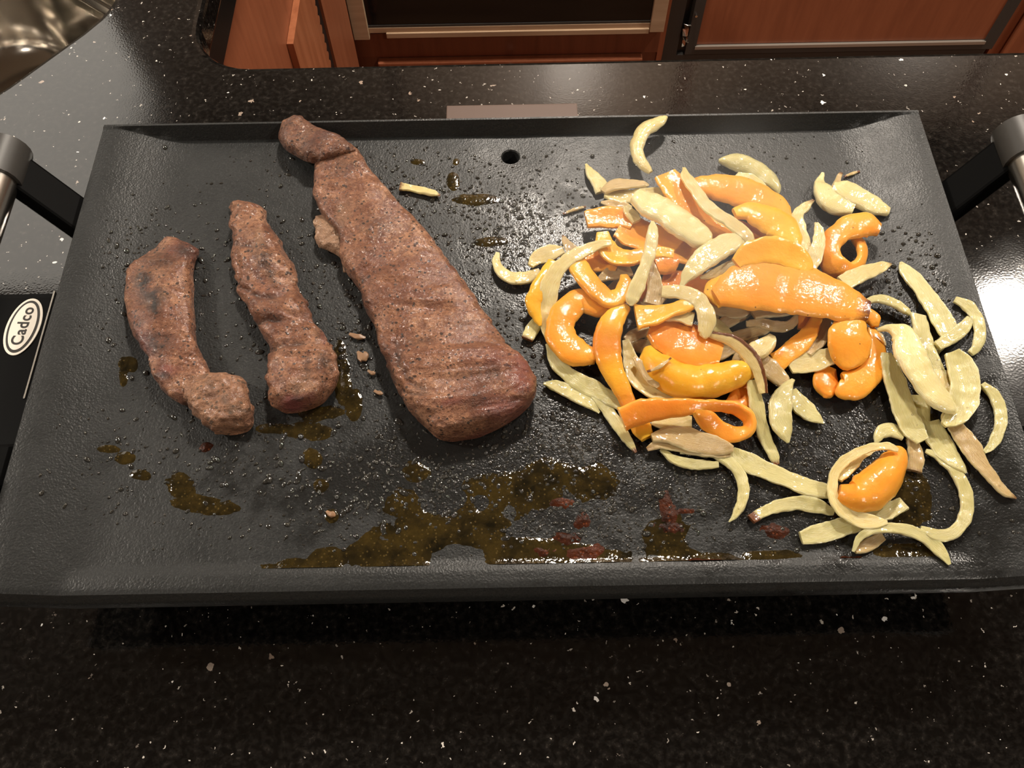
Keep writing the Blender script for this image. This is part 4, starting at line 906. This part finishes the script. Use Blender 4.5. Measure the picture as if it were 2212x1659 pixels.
o = loft('fat_flap', rows, [4, 7, 8, 8, 8, 5], c3, n=50, K=30, parent=t, org=org, seed=63., lift=[3, 3, 2, 2, 1, 1], nexp=2.4, amp=1.4, marks=lambda u, v, y: (.15, .15, .5)); tag(o, 'pale fatty flap on the side')

# ------------------------------------------------------------------ grease
XS = np.arange(-.262, .2621, .0013); YS = np.arange(.010, .3005, .0013)
UVg = np.array([[proj(Vector((x, y, SURF))) for x in XS] for y in YS])
NZ = np.array([[noise.fractal(Vector((x * 62, y * 62, .3)), .9, 2.1, 4) for x in XS] for y in YS])
NZ2 = np.array([[noise.fractal(Vector((x * 210, y * 210, 4.3)), .9, 2.1, 3) for x in XS] for y in YS])
ZG = np.array([[surf_z(x, y) for x in XS] for y in YS])
def film(name, pos, neg, m, label, cat_, thr=.5, na=.35, hmax=.00045, na2=.12, k=.0012, hb=0.):
    U, V = UVg[..., 0], UVg[..., 1]; F = np.zeros(U.shape)
    for (u, v, a, b) in pos: F = np.maximum(F, 1.25 * np.exp(-.7 * (((U - u) / a) ** 2 + ((V - v) / b) ** 2)))
    for (u, v, a, b) in neg: F -= 1.1 * np.exp(-.9 * (((U - u) / a) ** 2 + ((V - v) / b) ** 2))
    near = F > .06
    F = F + na * NZ + na2 * NZ2 - thr; F[~near] = -1
    Hh = np.clip(k * F, -.0004, hmax) + hb * np.clip(F, 0, .4) * (NZ2 + .2)
    keep = F > -.02; idx = -np.ones(U.shape, int); vs, fs = [], []
    cell = keep[:-1, :-1] | keep[1:, :-1] | keep[:-1, 1:] | keep[1:, 1:]
    def vid(j, i):
        if idx[j, i] < 0: idx[j, i] = len(vs); vs.append((XS[i], YS[j], ZG[j, i] + Hh[j, i]))
        return int(idx[j, i])
    for j, i in zip(*np.nonzero(cell)): fs.append((vid(j, i), vid(j, i + 1), vid(j + 1, i + 1), vid(j + 1, i)))
    o = pyd(name, vs, fs, m, None, True); tag(o, label, cat_, kind='stuff'); return o
oil_pos = [(870, 1090, 40, 30), (960, 1150, 130, 50), (1050, 1110, 90, 40), (1110, 1060, 90, 38), (850, 1205, 100, 34), (640, 1225, 64, 16), (710, 1205, 40, 26), (1130, 1205, 100, 26), (1180, 1195, 110, 34), (1290, 1210, 70, 26), (900, 1020, 28, 20), (1190, 1020, 60, 28), (1280, 1040, 50, 36),
           (235, 972, 26, 9), (270, 990, 22, 14), (300, 1025, 18, 8), (390, 1050, 26, 28), (415, 1085, 50, 13), (470, 1100, 46, 13), (672, 990, 22, 18), (692, 1050, 13, 13), (715, 1115, 14, 15), (590, 925, 40, 12), (660, 930, 40, 14),
           (742, 820, 14, 46), (766, 880, 16, 30), (700, 892, 40, 12), (690, 935, 30, 14), (735, 760, 12, 26), (980, 390, 12, 18), (1030, 432, 46, 10), (1062, 522, 34, 9), (905, 350, 18, 7), (985, 350, 8, 8),
           (1460, 1170, 60, 50), (1500, 1212, 110, 16), (1960, 1090, 50, 60), (1660, 1200, 60, 10), (1960, 1190, 60, 16), (280, 790, 18, 14), (268, 815, 8, 20)]
oil_neg = [(960, 1085, 40, 20), (1100, 1107, 14, 14), (985, 1212, 46, 30), (1040, 1090, 15, 20), (1172, 1142, 56, 16), (1500, 1170, 24, 18), (1270, 1160, 26, 12)]
film('browned_oil_film', oil_pos, oil_neg, 'oil', 'brown olive cooking oil pooled on the griddle plate', 'oil', .52, .33)
film('burnt_residue', [(1262, 1128, 16, 12), (1225, 1165, 24, 12), (1190, 1192, 40, 10), (1245, 1200, 36, 12), (1215, 1088, 22, 10), (1438, 1100, 10, 30), (1455, 1140, 34, 16), (1490, 1104, 20, 6), (1835, 1215, 22, 16), (1450, 1120, 12, 20), (1520, 1214, 34, 6), (448, 965, 14, 10), (1680, 1150, 22, 12), (1290, 1190, 18, 10)], [], 'fond',
     'reddish-brown burnt residue crusted on the griddle', 'residue', .5, .5, .0007, .35, .0012, .0012)

# droplets: one mesh, nobody could count them
def droplets():
    n, m_ = 9, 3; dome = [(math.cos(2 * math.pi * k / n) * math.cos(a), math.sin(2 * math.pi * k / n) * math.cos(a), math.sin(a)) for a in (0, .45, .95) for k in range(n)] + [(0, 0, 1)]
    df = [(j * n + k, j * n + (k + 1) % n, (j + 1) * n + (k + 1) % n, (j + 1) * n + k) for j in range(m_ - 1) for k in range(n)] + [((m_ - 1) * n + k, (m_ - 1) * n + (k + 1) % n, n * m_) for k in range(n)]
    D = np.array(dome); vs, fs = [], []
    zones = [(560, 640, 330, 190, 630, 1.0), (450, 980, 380, 150, 450, .9), (900, 430, 150, 110, 230, 1.1), (760, 650, 90, 160, 170, 1.1), (1150, 520, 150, 130, 420, 1.0), (1110, 800, 130, 200, 330, 1.0), (900, 1040, 340, 120, 780, 1.0), (1300, 1090, 330, 130, 1000, .8), (1250, 960, 160, 90, 500, .75), (1600, 1000, 200, 80, 300, .75), (1100, 450, 160, 80, 300, .8), (1800, 960, 260, 170, 420, .9), (1900, 1120, 200, 110, 330, .9), (2010, 560, 90, 90, 170, 1.0), (1500, 330, 420, 60, 110, .8), (1930, 640, 90, 60, 120, .9), (300, 560, 130, 110, 110, 1.1), (1300, 620, 200, 200, 260, .9), (700, 350, 260, 70, 90, .9)]
    for (u, v, a, b, cnt, sc_) in zones:
        for _ in range(cnt):
            uu, vv = u + rng.normal() * a * .6, v + rng.normal() * b * .6
            p = unp(uu, vv, SURF)
            if not (-.255 < p.x < .255 and .014 < p.y < .297): continue
            r = .00066 * sc_ * math.exp(rng.normal() * .42); r = min(r, .0018); st = 1 + abs(rng.normal()) * .5; an = rng.uniform(0, 6.28)
            ca, sa = math.cos(an), math.sin(an); Q = D * np.array([r * st, r, r * rng.uniform(.5, .9)])
            X = Q[:, 0] * ca - Q[:, 1] * sa; Y = Q[:, 0] * sa + Q[:, 1] * ca; z0 = surf_z(p.x, p.y); b0 = len(vs)
            vs += [(p.x + x, p.y + y, z0 + z) for x, y, z in zip(X, Y, Q[:, 2])]; fs += [tuple(b0 + q for q in f) for f in df]
    o = pyd('oil_droplets', vs, fs, 'drop', None, True); tag(o, 'small glossy oil droplets and bubbles spattered over the griddle', 'oil', kind='stuff')
droplets()

# ------------------------------------------------------------------ steam rising from the vegetables
def steam(u, v, z, rx, ry, rz, dens, seed, label):
    m = bpy.data.materials.new('steam'); m.use_nodes = True; nt = m.node_tree; nt.nodes.remove(nt.nodes['Principled BSDF'])
    vs_ = nd(nt, 'ShaderNodeVolumePrincipled', inp={'Color': (1, .98, .96, 1), 'Anisotropy': -.25}); nt.links.new(vs_.outputs[0], nt.nodes['Material Output'].inputs['Volume'])
    ob = coords(nt); gr = nd(nt, 'ShaderNodeTexGradient', gradient_type='SPHERICAL'); nt.links.new(ob, gr.inputs[0])
    n1 = noi(nt, coords(nt, (1.6, 1.6, 1.0), loc=(seed, 0, 0)), 1.5, 3, .55, .6)
    d = mth(nt, 'MULTIPLY', mth(nt, 'POWER', gr.outputs[1], 1.2), ramp(nt, n1, [(.34, g3(.15)), (.66, g3(1))]))
    nt.links.new(mth(nt, 'MULTIPLY', d, dens), vs_.inputs['Density'])
    bm = bmesh.new(); bmesh.ops.create_icosphere(bm, subdivisions=3, radius=1.0); me = bpy.data.meshes.new('steam'); bm.to_mesh(me); bm.free()
    o = link('steam', me, m); p = unp(u, v, SURF + z); o.location = p; o.scale = (rx, ry, rz); tag(o, label, 'steam', kind='stuff'); return o
steam(1500, 500, .050, .125, .085, .075, 4.0, 2.0, 'thin white steam rising off the peppers and onions')
